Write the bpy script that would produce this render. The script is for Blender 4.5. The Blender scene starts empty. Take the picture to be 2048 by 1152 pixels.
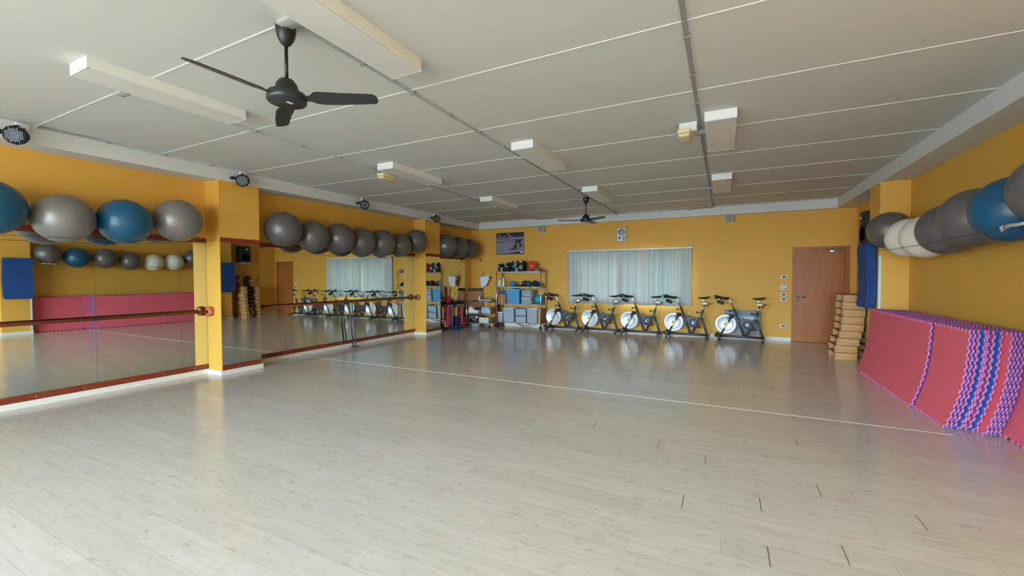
import bpy, bmesh, math, random
from mathutils import Vector, Matrix
random.seed(7)
PI = math.pi
C = bpy.context.scene.collection
S = bpy.context.scene

# ------------------------------------------------------------------ camera
cam = bpy.data.cameras.new('camera'); co = bpy.data.objects.new('camera', cam); C.objects.link(co)
S.camera = co
cam.sensor_fit = 'HORIZONTAL'; cam.sensor_width = 36.0; cam.lens = 845.2 / 2048 * 36
cam.clip_start = 0.05; cam.clip_end = 200
yaw, pitch, roll = math.radians(26.608), math.radians(-1.499), math.radians(-0.132)
fw = Vector((-math.sin(yaw)*math.cos(pitch), math.cos(yaw)*math.cos(pitch), math.sin(pitch)))
rt = Vector((math.cos(yaw), math.sin(yaw), 0)); up = rt.cross(fw)
r2 = math.cos(roll)*rt + math.sin(roll)*up; u2 = -math.sin(roll)*rt + math.cos(roll)*up
M = Matrix((r2, u2, -fw)).transposed().to_4x4(); M.translation = Vector((0, 0, 1.5))
co.matrix_world = M

# ------------------------------------------------------------------ daylight and exposure
w = bpy.data.worlds.new('overcast_sky'); S.world = w; w.use_nodes = True
nt = w.node_tree; nt.nodes.clear()
o = nt.nodes.new('ShaderNodeOutputWorld'); bg = nt.nodes.new('ShaderNodeBackground')
tc = nt.nodes.new('ShaderNodeTexCoord'); sp = nt.nodes.new('ShaderNodeSeparateXYZ'); cr = nt.nodes.new('ShaderNodeValToRGB')
nt.links.new(tc.outputs['Generated'], sp.inputs[0])
mr = nt.nodes.new('ShaderNodeMapRange'); mr.inputs[1].default_value = -0.25; mr.inputs[2].default_value = 0.5
nt.links.new(sp.outputs['Z'], mr.inputs[0]); nt.links.new(mr.outputs[0], cr.inputs[0])
cr.color_ramp.elements[0].color = (0.12, 0.155, 0.19, 1); cr.color_ramp.elements[0].position = 0.2
cr.color_ramp.elements[1].color = (0.605, 0.775, 1.0, 1); cr.color_ramp.elements[1].position = 0.5
nt.links.new(cr.outputs[0], bg.inputs[0]); bg.inputs[1].default_value = 75.0
nt.links.new(bg.outputs[0], o.inputs[0])
S.view_settings.view_transform = 'Standard'; S.view_settings.look = 'None'
S.view_settings.exposure = 0.0; S.view_settings.gamma = 1.0; S.view_settings.use_curve_mapping = False
S.cycles.use_denoising = True; S.cycles.max_bounces = 10; S.cycles.diffuse_bounces = 7; S.cycles.glossy_bounces = 5
S.cycles.transparent_max_bounces = 12; S.cycles.sample_clamp_indirect = 6.0
S.cycles.caustics_reflective = False; S.cycles.caustics_refractive = False

# room planes (metres)
XL, XB, XR, XW = -6.88, -7.25, 2.205, 2.575      # pier face / bay wall on the left, pier face / bay wall on the right
YF, DW, DB = -7.5, 11.55, 11.44                  # front wall, back wall, back beam face
ZB, ZC = 2.989, 3.195                            # beam underside, ceiling
FRONT_WINDOWS = [(-6.6, -4.2), (-3.8, -1.4), (-1.0, 1.4)]
LW0, LW1 = -6.6, -4.4                            # unseen window added in the left wall to brighten the right wall
FZ0, FZ1 = 0.3, 2.8

def portal(name, loc, size, rot):
    l = bpy.data.lights.new(name, 'AREA'); l.shape = 'RECTANGLE'; l.size, l.size_y = size
    l.cycles.is_portal = True
    q = bpy.data.objects.new(name, l); C.objects.link(q); q.location = loc; q.rotation_euler = rot
for a, b in FRONT_WINDOWS:
    portal('daylight_portal', ((a+b)/2, YF-0.22, (FZ0+FZ1)/2), (b-a, FZ1-FZ0), (PI/2, 0, 0))
portal('daylight_portal', (XB-.22, (LW0+LW1)/2, (FZ0+FZ1)/2), (FZ1-FZ0, LW1-LW0), (0, -PI/2, 0))

# ------------------------------------------------------------------ materials
def lin(c):
    return tuple((x/12.92 if x <= 0.04045 else ((x+0.055)/1.055)**2.4) for x in c)
def hexc(h): return lin(tuple(int(h[i:i+2], 16)/255 for i in (0, 2, 4)))
MATS = {}
def mat(name, h, rough=0.5, metal=0.0, spec=0.5, coat=0.0, var=0.0, vscale=8, bump=0.0, bscale=60, sheen=0, trans=0):
    if name in MATS: return MATS[name]
    m = bpy.data.materials.new(name); m.use_nodes = True
    n = m.node_tree.nodes; b = n['Principled BSDF']; L = m.node_tree.links
    c = hexc(h)
    b.inputs['Base Color'].default_value = (*c, 1)
    b.inputs['Roughness'].default_value = rough; b.inputs['Metallic'].default_value = metal
    b.inputs['Specular IOR Level'].default_value = spec; b.inputs['Coat Weight'].default_value = coat
    b.inputs['Sheen Weight'].default_value = sheen
    t = n.new('ShaderNodeTexCoord')
    if var:
        z = n.new('ShaderNodeTexNoise'); z.inputs['Scale'].default_value = vscale; z.inputs['Detail'].default_value = 3
        L.new(t.outputs['Object'], z.inputs['Vector'])
        x = n.new('ShaderNodeMix'); x.data_type = 'RGBA'
        x.inputs[6].default_value = (*[k*(1-var) for k in c], 1); x.inputs[7].default_value = (*[min(1, k*(1+var)) for k in c], 1)
        L.new(z.outputs['Fac'], x.inputs[0]); L.new(x.outputs[2], b.inputs['Base Color'])
    if bump:
        z = n.new('ShaderNodeTexNoise'); z.inputs['Scale'].default_value = bscale; z.inputs['Detail'].default_value = 2
        L.new(t.outputs['Object'], z.inputs['Vector'])
        u = n.new('ShaderNodeBump'); u.inputs['Strength'].default_value = bump; u.inputs['Distance'].default_value = 0.01
        L.new(z.outputs['Fac'], u.inputs['Height']); L.new(u.outputs[0], b.inputs['Normal'])
    MATS[name] = m; return m

def floor_mat():
    m = bpy.data.materials.new('maple_laminate'); m.use_nodes = True
    n = m.node_tree.nodes; L = m.node_tree.links; b = n['Principled BSDF']
    t = n.new('ShaderNodeTexCoord')
    br = n.new('ShaderNodeTexBrick'); br.offset = 0.37; br.offset_frequency = 2; br.squash = 1
    br.inputs['Scale'].default_value = 1; br.inputs['Brick Width'].default_value = 1.28; br.inputs['Row Height'].default_value = 0.193
    br.inputs['Mortar Size'].default_value = 0.0008; br.inputs['Mortar Smooth'].default_value = 0.3; br.inputs['Bias'].default_value = 0
    br.inputs['Color1'].default_value = (*hexc('dedad2'), 1); br.inputs['Color2'].default_value = (*hexc('d6d2c9'), 1)
    br.inputs['Mortar'].default_value = (*hexc('a89a88'), 1)
    L.new(t.outputs['Object'], br.inputs['Vector'])
    mp = n.new('ShaderNodeMapping'); mp.inputs['Scale'].default_value = (1.2, 14, 1); L.new(t.outputs['Object'], mp.inputs[0])
    g = n.new('ShaderNodeTexNoise'); g.inputs['Scale'].default_value = 2.0; g.inputs['Detail'].default_value = 6; g.inputs['Roughness'].default_value = .6
    L.new(mp.outputs[0], g.inputs['Vector'])
    r = n.new('ShaderNodeValToRGB'); r.color_ramp.elements[0].position = .3; r.color_ramp.elements[1].position = .72
    r.color_ramp.elements[0].color = (.93, .905, .88, 1); r.color_ramp.elements[1].color = (1.05, 1.04, 1.03, 1)
    L.new(g.outputs['Fac'], r.inputs[0])
    x = n.new('ShaderNodeMix'); x.data_type = 'RGBA'; x.blend_type = 'MULTIPLY'; x.inputs[0].default_value = 1
    L.new(br.outputs['Color'], x.inputs[6]); L.new(r.outputs[0], x.inputs[7])
    # knots and pinkish flecks
    mp2 = n.new('ShaderNodeMapping'); mp2.inputs['Scale'].default_value = (4.5, 11, 1); L.new(t.outputs['Object'], mp2.inputs[0])
    k = n.new('ShaderNodeTexNoise'); k.inputs['Scale'].default_value = 1.6; k.inputs['Detail'].default_value = 5; k.inputs['Roughness'].default_value = .75
    L.new(mp2.outputs[0], k.inputs['Vector'])
    kr = n.new('ShaderNodeValToRGB'); kr.color_ramp.elements[0].position = .55; kr.color_ramp.elements[0].color = (0, 0, 0, 1)
    kr.color_ramp.elements[1].position = .74; kr.color_ramp.elements[1].color = (.62, .62, .62, 1); L.new(k.outputs['Fac'], kr.inputs[0])
    x2 = n.new('ShaderNodeMix'); x2.data_type = 'RGBA'; x2.inputs[7].default_value = (*hexc('b08f76'), 1)
    L.new(kr.outputs[0], x2.inputs[0]); L.new(x.outputs[2], x2.inputs[6]); L.new(x2.outputs[2], b.inputs['Base Color'])
    b.inputs['Roughness'].default_value = .17; b.inputs['Specular IOR Level'].default_value = .6
    bm = n.new('ShaderNodeBump'); bm.inputs['Strength'].default_value = .02; bm.inputs['Distance'].default_value = .004
    L.new(g.outputs['Fac'], bm.inputs['Height']); L.new(bm.outputs[0], b.inputs['Normal'])
    return m

def wood(name, h1, h2, rough=.4, axis=2, s=1.0, coat=0.0):
    if name in MATS: return MATS[name]
    m = bpy.data.materials.new(name); m.use_nodes = True
    n = m.node_tree.nodes; L = m.node_tree.links; b = n['Principled BSDF']
    t = n.new('ShaderNodeTexCoord'); mp = n.new('ShaderNodeMapping')
    sc = [18*s, 18*s, 18*s]; sc[axis] = 1.2*s; mp.inputs['Scale'].default_value = sc
    L.new(t.outputs['Object'], mp.inputs[0])
    z = n.new('ShaderNodeTexNoise'); z.inputs['Scale'].default_value = 2.2; z.inputs['Detail'].default_value = 5; z.inputs['Distortion'].default_value = .6
    L.new(mp.outputs[0], z.inputs['Vector'])
    r = n.new('ShaderNodeValToRGB'); r.color_ramp.elements[0].position = .3; r.color_ramp.elements[1].position = .7
    r.color_ramp.elements[0].color = (*hexc(h1), 1); r.color_ramp.elements[1].color = (*hexc(h2), 1)
    L.new(z.outputs['Fac'], r.inputs[0]); L.new(r.outputs[0], b.inputs['Base Color'])
    b.inputs['Roughness'].default_value = rough; b.inputs['Coat Weight'].default_value = coat
    MATS[name] = m; return m

def ball_mat(name, h, rough, metal=0.0, spec=.5):
    m = bpy.data.materials.new(name); m.use_nodes = True
    n = m.node_tree.nodes; L = m.node_tree.links; b = n['Principled BSDF']
    t = n.new('ShaderNodeTexCoord')
    z = n.new('ShaderNodeTexNoise'); z.inputs['Scale'].default_value = 5; z.inputs['Detail'].default_value = 6
    mp = n.new('ShaderNodeMapping'); mp.inputs['Scale'].default_value = (1, 1, 6); L.new(t.outputs['Object'], mp.inputs[0]); L.new(mp.outputs[0], z.inputs['Vector'])
    c = hexc(h); x = n.new('ShaderNodeMix'); x.data_type = 'RGBA'
    x.inputs[6].default_value = (*[k*.86 for k in c], 1); x.inputs[7].default_value = (*[min(1, k*1.16) for k in c], 1)
    L.new(z.outputs['Fac'], x.inputs[0]); L.new(x.outputs[2], b.inputs['Base Color'])
    wv = n.new('ShaderNodeTexWave'); wv.bands_direction = 'Z'; wv.inputs['Scale'].default_value = 14; wv.inputs['Distortion'].default_value = .3
    L.new(t.outputs['Object'], wv.inputs['Vector'])
    u = n.new('ShaderNodeBump'); u.inputs['Strength'].default_value = .12; u.inputs['Distance'].default_value = .004
    L.new(wv.outputs['Fac'], u.inputs['Height']); L.new(u.outputs[0], b.inputs['Normal'])
    b.inputs['Roughness'].default_value = rough; b.inputs['Metallic'].default_value = metal; b.inputs['Specular IOR Level'].default_value = spec
    return m

def glass_mat():
    m = bpy.data.materials.new('clear_glass'); m.use_nodes = True
    n = m.node_tree.nodes; L = m.node_tree.links; n.remove(n['Principled BSDF'])
    tr = n.new('ShaderNodeBsdfTransparent'); tr.inputs[0].default_value = (.93, .96, .95, 1)
    gl = n.new('ShaderNodeBsdfGlossy'); gl.inputs['Roughness'].default_value = .02
    mx = n.new('ShaderNodeMixShader'); mx.inputs[0].default_value = .06
    L.new(tr.outputs[0], mx.inputs[1]); L.new(gl.outputs[0], mx.inputs[2]); L.new(mx.outputs[0], n['Material Output'].inputs[0])
    return m

def clear_plastic(name, h, alpha):
    m = bpy.data.materials.new(name); m.use_nodes = True
    n = m.node_tree.nodes; L = m.node_tree.links; b = n['Principled BSDF']
    b.inputs['Base Color'].default_value = (*hexc(h), 1); b.inputs['Roughness'].default_value = .25
    b.inputs['Alpha'].default_value = alpha
    return m

def curtain_mat():
    m = bpy.data.materials.new('striped_curtain_cloth'); m.use_nodes = True
    n = m.node_tree.nodes; L = m.node_tree.links; n.remove(n['Principled BSDF'])
    uv = n.new('ShaderNodeUVMap'); s = n.new('ShaderNodeSeparateXYZ'); L.new(uv.outputs[0], s.inputs[0])
    cb = n.new('ShaderNodeCombineXYZ'); L.new(s.outputs['X'], cb.inputs['X'])
    z = n.new('ShaderNodeTexNoise'); z.noise_dimensions = '3D'; z.inputs['Scale'].default_value = 9; z.inputs['Detail'].default_value = 4; z.inputs['Roughness'].default_value = .7
    L.new(cb.outputs[0], z.inputs['Vector'])
    r = n.new('ShaderNodeValToRGB'); r.color_ramp.interpolation = 'LINEAR'
    e = r.color_ramp.elements; e[0].position = .36; e[0].color = (*hexc('a3bdc2'), 1); e[1].position = .64; e[1].color = (*hexc('e9dfcc'), 1)
    for p_, h_ in ((.44, 'c6d3d0'), (.5, 'dcdacf'), (.55, 'b3c8ca'), (.59, 'e4e0d4')):
        q = e.new(p_); q.color = (*hexc(h_), 1)
    L.new(z.outputs['Fac'], r.inputs[0])
    d = n.new('ShaderNodeBsdfDiffuse'); t = n.new('ShaderNodeBsdfTranslucent'); mx = n.new('ShaderNodeMixShader'); mx.inputs[0].default_value = .10
    L.new(r.outputs[0], d.inputs[0]); L.new(r.outputs[0], t.inputs[0])
    L.new(d.outputs[0], mx.inputs[1]); L.new(t.outputs[0], mx.inputs[2]); L.new(mx.outputs[0], n['Material Output'].inputs[0])
    return m

M_floor = floor_mat()
M_ceil = mat('ceiling_paint', 'cbcbc6', .85, var=.02, vscale=1.5)
M_joint = mat('joint_strip', 'f1efe8', .6)
M_beam = mat('white_paint', 'd6d8d6', .7)
M_wall = mat('ochre_paint', 'e0a945', .62, bump=.06, bscale=130, var=.03, vscale=1.2)
M_base = mat('cream_skirting', 'e4dfd2', .4)
M_fix = mat('white_enamel', 'eceeec', .35)
M_diff = mat('fixture_diffuser', 'dcdad4', .45)
M_trunk = mat('grey_pvc', 'b9b6ae', .5)
M_pipe = mat('conduit_grey', '96928b', .5)
M_black = mat('black_plastic', '191a1c', .38)
M_matte = mat('matte_black', '141415', .6)
M_blade = mat('dark_blade', '25272b', .32)
M_chrome = mat('chrome', 'e2e2e2', .32, metal=1)
M_wire = mat('dull_chrome_wire', '8e9092', .35, metal=.9)
M_steel = mat('brushed_steel', 'b7babd', .3, metal=1)
M_whitepl = mat('white_plastic', 'e9eaea', .35)
M_redwood = wood('red_stained_wood', '6f2c17', '8d3d20', .35, axis=1)
M_barreball = wood('barre_bracket_wood', 'a3552a', 'bb6c38', .35, axis=1)
M_door = wood('cherry_veneer', 'a25e26', 'b06c30', .38, axis=2, s=.6)
M_step = wood('pine_step', 'b98146', 'd3a265', .5, axis=0)
M_steptop = wood('brown_step_board', '7d5130', '946442', .5, axis=0)
M_mirror = mat('mirror_silver', 'e2e8e1', .012, metal=1)
M_seam = mat('mirror_edge', '8f988f', .3)
M_frame = mat('gunmetal_frame', '4a4b50', .4, spec=.5)
M_guard = mat('chainguard_grey', '4b515d', .5)
M_wheel = mat('silver_white_disc', 'eef1f6', .4, metal=.35)
M_red = mat('red_foam', 'e4626e', .8, bump=.15, bscale=400)
M_blue = mat('blue_foam', '1474bd', .8, bump=.15, bscale=400)
M_pink = mat('pink_foam_edge', 'd679ab', .8)
M_purp = mat('purple_foam_edge', '4f4a97', .8)
M_bluemat = mat('blue_gym_mat', '1a4787', .75, bump=.1, bscale=200)
M_yel = mat('yellow_vinyl', 'dbb23a', .35)
M_pinkv = mat('pink_vinyl', 'e04a78', .35)
M_redv = mat('red_vinyl', 'c72335', .35)
M_navyv = mat('navy_vinyl', '1d2b63', .35)
M_mag = mat('magenta_vinyl', 'd9528f', .35)
M_orange = mat('orange_rubber', 'd6492f', .45)
M_lblue = mat('light_blue_rubber', '2388cf', .4)
M_turq = mat('turquoise_rubber', '259ec0', .45)
M_dgreen = mat('dark_green_rubber', '145048', .35)
M_card = mat('cardboard', 'a8774f', .85)
M_greyfab = mat('grey_fabric', 'b3b6bb', .9)
M_strap = mat('dark_strap', '1c1f2c', .7)
M_paper = mat('white_paper', 'ececef', .8)
M_wood2 = wood('stick_wood', '8a5a35', 'a8744a', .5, axis=2)
M_glass = glass_mat()
M_bin = clear_plastic('clear_bin_plastic', 'cfdbe6', .45)
M_binblue = clear_plastic('blue_bin_plastic', '57aede', .7)
M_curt = curtain_mat()
B_grey = ball_mat('pearl_grey_vinyl', '67625e', .29, .25)
B_silver = ball_mat('silver_vinyl', '827e79', .3, .3)
B_blue = ball_mat('petrol_blue_vinyl', '13506f', .27)
B_white = ball_mat('cream_vinyl', 'e6dfcc', .3)

# ------------------------------------------------------------------ mesh helpers
class MB:
    def __init__(s): s.v = []; s.f = []; s.m = []; s.sm = []
    def add(s, vs, fs, mi=0, smooth=False):
        k = len(s.v); s.v += [tuple(v) for v in vs]
        for f in fs: s.f.append(tuple(i+k for i in f)); s.m.append(mi); s.sm.append(smooth)
        return s
    def box(s, x0, x1, y0, y1, z0, z1, mi=0, T=None):
        vs = [Vector((x, y, z)) for x in (x0, x1) for y in (y0, y1) for z in (z0, z1)]
        if T: vs = [T @ v for v in vs]
        return s.add(vs, [(0, 1, 3, 2), (4, 6, 7, 5), (0, 4, 5, 1), (2, 3, 7, 6), (0, 2, 6, 4), (1, 5, 7, 3)], mi)
    def rbox(s, x0, x1, y0, y1, z0, z1, b=.01, seg=2, mi=0, T=None):
        bm = bmesh.new(); bmesh.ops.create_cube(bm, size=1)
        bmesh.ops.scale(bm, vec=(x1-x0, y1-y0, z1-z0), verts=bm.verts)
        bmesh.ops.bevel(bm, geom=list(bm.edges), offset=b, segments=seg, affect='EDGES', profile=.5)
        bmesh.ops.translate(bm, vec=((x0+x1)/2, (y0+y1)/2, (z0+z1)/2), verts=bm.verts)
        return s.addbm(bm, mi, T, True)
    def addbm(s, bm, mi=0, T=None, smooth=False):
        bm.verts.index_update(); k = len(s.v)
        for v in bm.verts: s.v.append(tuple(T @ v.co if T else v.co))
        for f in bm.faces: s.f.append(tuple(v.index+k for v in f.verts)); s.m.append(mi); s.sm.append(smooth)
        bm.free(); return s
    def tube(s, pts, r, n=8, mi=0, caps=True, closed=False):
        pts = [Vector(p) for p in pts]; rr = r if isinstance(r, (list, tuple)) else [r]*len(pts)
        N = len(pts); rings = []; prev = None
        for i, p in enumerate(pts):
            if closed: d = (pts[(i+1) % N]-pts[i-1])
            else: d = pts[min(i+1, N-1)]-pts[max(i-1, 0)]
            d.normalize()
            if prev is None:
                a = Vector((0, 0, 1)) if abs(d.z) < .9 else Vector((1, 0, 0))
                u = d.cross(a).normalized()
            else: u = (prev - d*prev.dot(d)).normalized()
            prev = u; v = d.cross(u)
            rings.append([p + rr[i]*(math.cos(2*PI*k/n)*u + math.sin(2*PI*k/n)*v) for k in range(n)])
        vs = [q for R_ in rings for q in R_]; fs = []
        for i in range(N if closed else N-1):
            j = (i+1) % N
            for k in range(n):
                fs.append((i*n+k, i*n+(k+1) % n, j*n+(k+1) % n, j*n+k))
        s.add(vs, fs, mi, True)
        if caps and not closed:
            k0 = len(s.v)-len(vs)
            s.f.append(tuple(k0+k for k in reversed(range(n)))); s.m.append(mi); s.sm.append(False)
            s.f.append(tuple(k0+(N-1)*n+k for k in range(n))); s.m.append(mi); s.sm.append(False)
        return s
    def cyl(s, p0, p1, r0, r1=None, n=16, mi=0): return s.tube([p0, p1], [r0, r0 if r1 is None else r1], n, mi)
    def lathe(s, prof, T=None, n=24, mi=0, caps=True):
        # prof: (r,z) list along +Z
        vs = [Vector((r*math.cos(2*PI*k/n), r*math.sin(2*PI*k/n), z)) for r, z in prof for k in range(n)]
        if T: vs = [T @ v for v in vs]
        fs = [(i*n+k, i*n+(k+1) % n, (i+1)*n+(k+1) % n, (i+1)*n+k) for i in range(len(prof)-1) for k in range(n)]
        if caps:
            fs += [tuple(reversed(range(n))), tuple((len(prof)-1)*n+k for k in range(n))]
        return s.add(vs, fs, mi, True)
    def sphere(s, c, r, n=24, m=14, mi=0, sc=(1, 1, 1)):
        bm = bmesh.new(); bmesh.ops.create_uvsphere(bm, u_segments=n, v_segments=m, radius=r)
        T = Matrix.Translation(c) @ Matrix.Diagonal((*sc, 1))
        return s.addbm(bm, mi, T, True)
    def prism(s, pts, T, d, mi=0):
        # pts 2D outline (x,y), extruded along z by d, placed by T
        n = len(pts); vs = [T @ Vector((x, y, 0)) for x, y in pts] + [T @ Vector((x, y, d)) for x, y in pts]
        fs = [tuple(reversed(range(n))), tuple(range(n, 2*n))] + [(i, (i+1) % n, n+(i+1) % n, n+i) for i in range(n)]
        return s.add(vs, fs, mi)
    def build(s, name, mats, parent=None, loc=None, **kw):
        me = bpy.data.meshes.new(name); me.from_pydata(s.v, [], s.f)
        for m_ in (mats if isinstance(mats, (list, tuple)) else [mats]): me.materials.append(m_)
        me.polygons.foreach_set('material_index', s.m); me.polygons.foreach_set('use_smooth', s.sm)
        bm = bmesh.new(); bm.from_mesh(me); bmesh.ops.recalc_face_normals(bm, faces=bm.faces); bm.to_mesh(me); bm.free()
        me.validate(); me.update()
        ob = bpy.data.objects.new(name, me); C.objects.link(ob)
        if parent: ob.parent = parent
        if loc: ob.location = loc
        if kw: tag(ob, **kw)
        return ob

def tag(o, label=None, cat=None, group=None, kind=None):
    if label: o['label'] = label
    if cat: o['category'] = cat
    if group: o['group'] = group
    if kind: o['kind'] = kind
    return o
def thing(name, label, cat, loc=(0, 0, 0), rz=0, group=None, kind=None):
    o = bpy.data.objects.new(name, None); C.objects.link(o); o.empty_display_size = .1
    o.location = loc; o.rotation_euler = (0, 0, rz)
    return tag(o, label, cat, group, kind)
def kids(o): return [c for c in bpy.data.objects if c.parent == o]
def dup(o, loc=None, rz=None, label=None, group=None, parent=None, depth=0):
    c = o.copy(); C.objects.link(c)
    if parent: c.parent = parent
    if depth == 0:
        if loc is not None: c.location = loc
        if rz is not None: c.rotation_euler = (0, 0, rz)
        if label: c['label'] = label
        if group: c['group'] = group
    for k in kids(o): dup(k, parent=c, depth=depth+1)
    return c
def struct(name, mb, m, label, cat): return mb.build(name, m, None, None, label=label, cat=cat, kind='structure')
def ss(mb_f, name, m, parent): return mb_f.build(name, m, parent)
def RX(a): return Matrix.Rotation(a, 4, 'X')
def RY(a): return Matrix.Rotation(a, 4, 'Y')
def RZ(a): return Matrix.Rotation(a, 4, 'Z')
def TR(*a): return Matrix.Translation(a)

# ================================================================== ROOM
fl = struct('floor', MB().box(XB-.2, XW+.2, YF-.2, DW+.2, -.1, 0), M_floor, 'pale maple laminate floor across the whole studio', 'floor')
mb = MB().box(XL, 1.95, 5.391, 5.406, 0, .0016)
mb.build('expansion_strip', mat('floor_strip', 'e3ddd0', .3), fl)
mb = MB()
for gx, gy in [(-0.23, 2.99), (0.23, 3.18), (0.61, 3.56), (1.09, 3.38), (0.23, 2.61), (0.6, 2.79), (-0.51, 3.95), (-0.12, 3.76), (-1.15, 4.15), (0.6, 4.51), (-0.14, 5.88), (-0.13, 5.5), (0.34, 6.08), (0.19, 6.44), (0.6, 6.64), (-0.9, 5.71)]:
    row = math.floor(gy/.193)*.193
    MB().box(gx-.0022, gx+.0022, row+.004, row+.189, 0, .0008).build('plank_gap', mat('gap_brown', '6b5642', .8), fl)

struct('ceiling', MB().box(XB-.2, XW+.2, YF-.2, DW+.2, ZC, ZC+.15), M_ceil, 'off-white panelled ceiling over the studio', 'ceiling')
for i, k in enumerate(range(-4, 8)):
    y = 3.057 + 1.1775*k
    if y > DB: continue
    struct('trim_%d' % (i+1), MB().box(XL, XR, y-.005, y+.005, ZC-.004, ZC+.001), M_joint, 'thin white joint strip running across the ceiling panels', 'trim')

# left wall, piers, beams
struct('wall_left', MB().box(XB-.2, XB, YF-.2, LW0, 0, ZC).box(XB-.2, XB, LW1, DW+.2, 0, ZC).box(XB-.2, XB, LW0, LW1, 0, FZ0).box(XB-.2, XB, LW0, LW1, FZ1, ZC), M_wall, 'ochre wall on the left behind the mirrors and balls', 'wall')
PA, PBr, PC, PD = (3.779, 4.400), (8.757, 9.383), (8.636, 9.15), (3.83, 4.38)
def pier(x0, x1, y0, y1, label):
    o = struct('pillar', MB().box(x0, x1, y0, y1, 0, ZB), M_wall, label, 'pillar'); return o
pier(XB, XL, *PA, 'ochre pillar on the left wall between the first two mirror bays')
pier(XB, XL, *PBr, 'ochre pillar on the left wall nearest the back corner')
pier(XB, XL, -1.9, -1.3, 'ochre pillar on the left wall behind the viewpoint')
pier(XR, XW, *PC, 'ochre pillar on the right wall carrying the far hanging blue mats')
pier(XR, XW, *PD, 'ochre pillar on the right wall nearest the viewpoint')
struct('beam', MB().box(XB, XL, YF, DB, ZB, ZC), M_beam, 'white ceiling beam along the left wall', 'beam')
struct('beam', MB().box(XR, XW, YF, DB, ZB, ZC), M_beam, 'white ceiling beam along the right wall', 'beam')
struct('beam', MB().box(XB, XW, DB, DW, ZB, ZC), M_beam, 'white ceiling beam along the back wall', 'beam')
struct('wall_right', MB().box(XW, XW+.2, YF-.2, DW+.2, 0, ZC), M_wall, 'ochre wall on the right behind the balls and foam tiles', 'wall')
# back wall with window opening and door opening
WX0, WX1, WZ0, WZ1 = -3.62, -1.0, .92, 2.02
DX0, DX1, DZ = 1.40, 2.453, 2.165
mb = MB().box(XB, WX0, DW, DW+.2, 0, ZC).box(WX1, DX0, DW, DW+.2, 0, ZC).box(WX0, WX1, DW, DW+.2, 0, WZ0).box(WX0, WX1, DW, DW+.2, WZ1, ZC)
mb.box(DX0, DX1, DW+.11, DW+.2, 0, DZ).box(DX0, DX1, DW, DW+.2, DZ, ZC).box(DX1, XW, DW, DW+.2, 0, ZC)  # first box is an added slab that stops sky light leaking round the door
struct('wall_back', mb, M_wall, 'ochre back wall behind the exercise bikes', 'wall')
mb = MB()
xs = [XB-.2] + [q for p in FRONT_WINDOWS for q in p] + [XW+.2]
for i in range(0, len(xs), 2): mb.box(xs[i], xs[i+1], YF-.2, YF, 0, ZC)
for a, b in FRONT_WINDOWS: mb.box(a, b, YF-.2, YF, 0, FZ0).box(a, b, YF-.2, YF, FZ1, ZC)
struct('wall_front', mb, M_wall, 'ochre window wall behind the viewpoint', 'wall')
def window(n, a, b, z0, z1, y, label, div=2):
    w_ = thing('window_%d' % n, label, 'window', ((a+b)/2, y, z0), kind='structure')
    W = (b-a)/2; Hh = z1-z0; mb = MB()
    mb.box(-W, W, -.03, .03, 0, .05).box(-W, W, -.03, .03, Hh-.05, Hh)
    for k in range(div+1):
        x = -W + 2*W*k/div; x0 = max(-W, x-.025); x1 = min(W, x+.025); mb.box(x0, x1, -.03, .03, .05, Hh-.05)
    mb.build('window_frame', M_whitepl, w_)
    MB().box(-W+.01, W-.01, -.004, .004, .02, Hh-.02).build('pane', M_glass, w_)
    return w_
for i, (a, b) in enumerate(FRONT_WINDOWS):
    window(i+2, a, b, FZ0, FZ1, YF-.1, 'large white-framed window in the wall behind the viewpoint')
wl = window(9, LW0, LW1, FZ0, FZ1, 0, 'large unseen window added in the left wall to light the right wall')
wl.location = (XB-.1, (LW0+LW1)/2, FZ0); wl.rotation_euler = (0, 0, PI/2)
window(1, WX0, WX1, WZ0, WZ1, DW+.12, 'window behind the striped curtains in the back wall', 3)

# skirting
struct('baseboard_back', MB().box(-6.9, DX0-.01, DW-.014, DW, 0, .085).box(DX1, XW, DW-.014, DW, 0, .085), M_base, 'cream skirting along the back wall', 'baseboard')
mb = MB().box(XB, XB+.02, YF, -1.9, 0, .07).box(XB, XB+.02, -1.3, PA[0], 0, .07).box(XB, XB+.02, PA[1], PBr[0], 0, .07).box(XB, XB+.02, PBr[1], DW-.02, 0, .07)
for a, b in (PA, PBr): mb.box(XL, XL+.02, a-.02, b+.02, 0, .07).box(XB+.02, XL, a-.02, a, 0, .07).box(XB+.02, XL, b, b+.02, 0, .07)
struct('baseboard_left', mb, M_base, 'cream skirting along the mirrored left wall and its pillars', 'baseboard')
mb = MB().box(XW-.016, XW, YF, PD[0], 0, .08).box(XW-.016, XW, PD[1], PC[0], 0, .08).box(XW-.016, XW, PC[1], DW-.02, 0, .08)
for a, b in (PC, PD): mb.box(XR-.016, XR, a-.016, b+.016, 0, .08).box(XR, XW-.016, a-.016, a, 0, .08).box(XR, XW-.016, b, b+.016, 0, .08)
struct('baseboard_right', mb, M_base, 'cream skirting along the right wall', 'baseboard')

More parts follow.
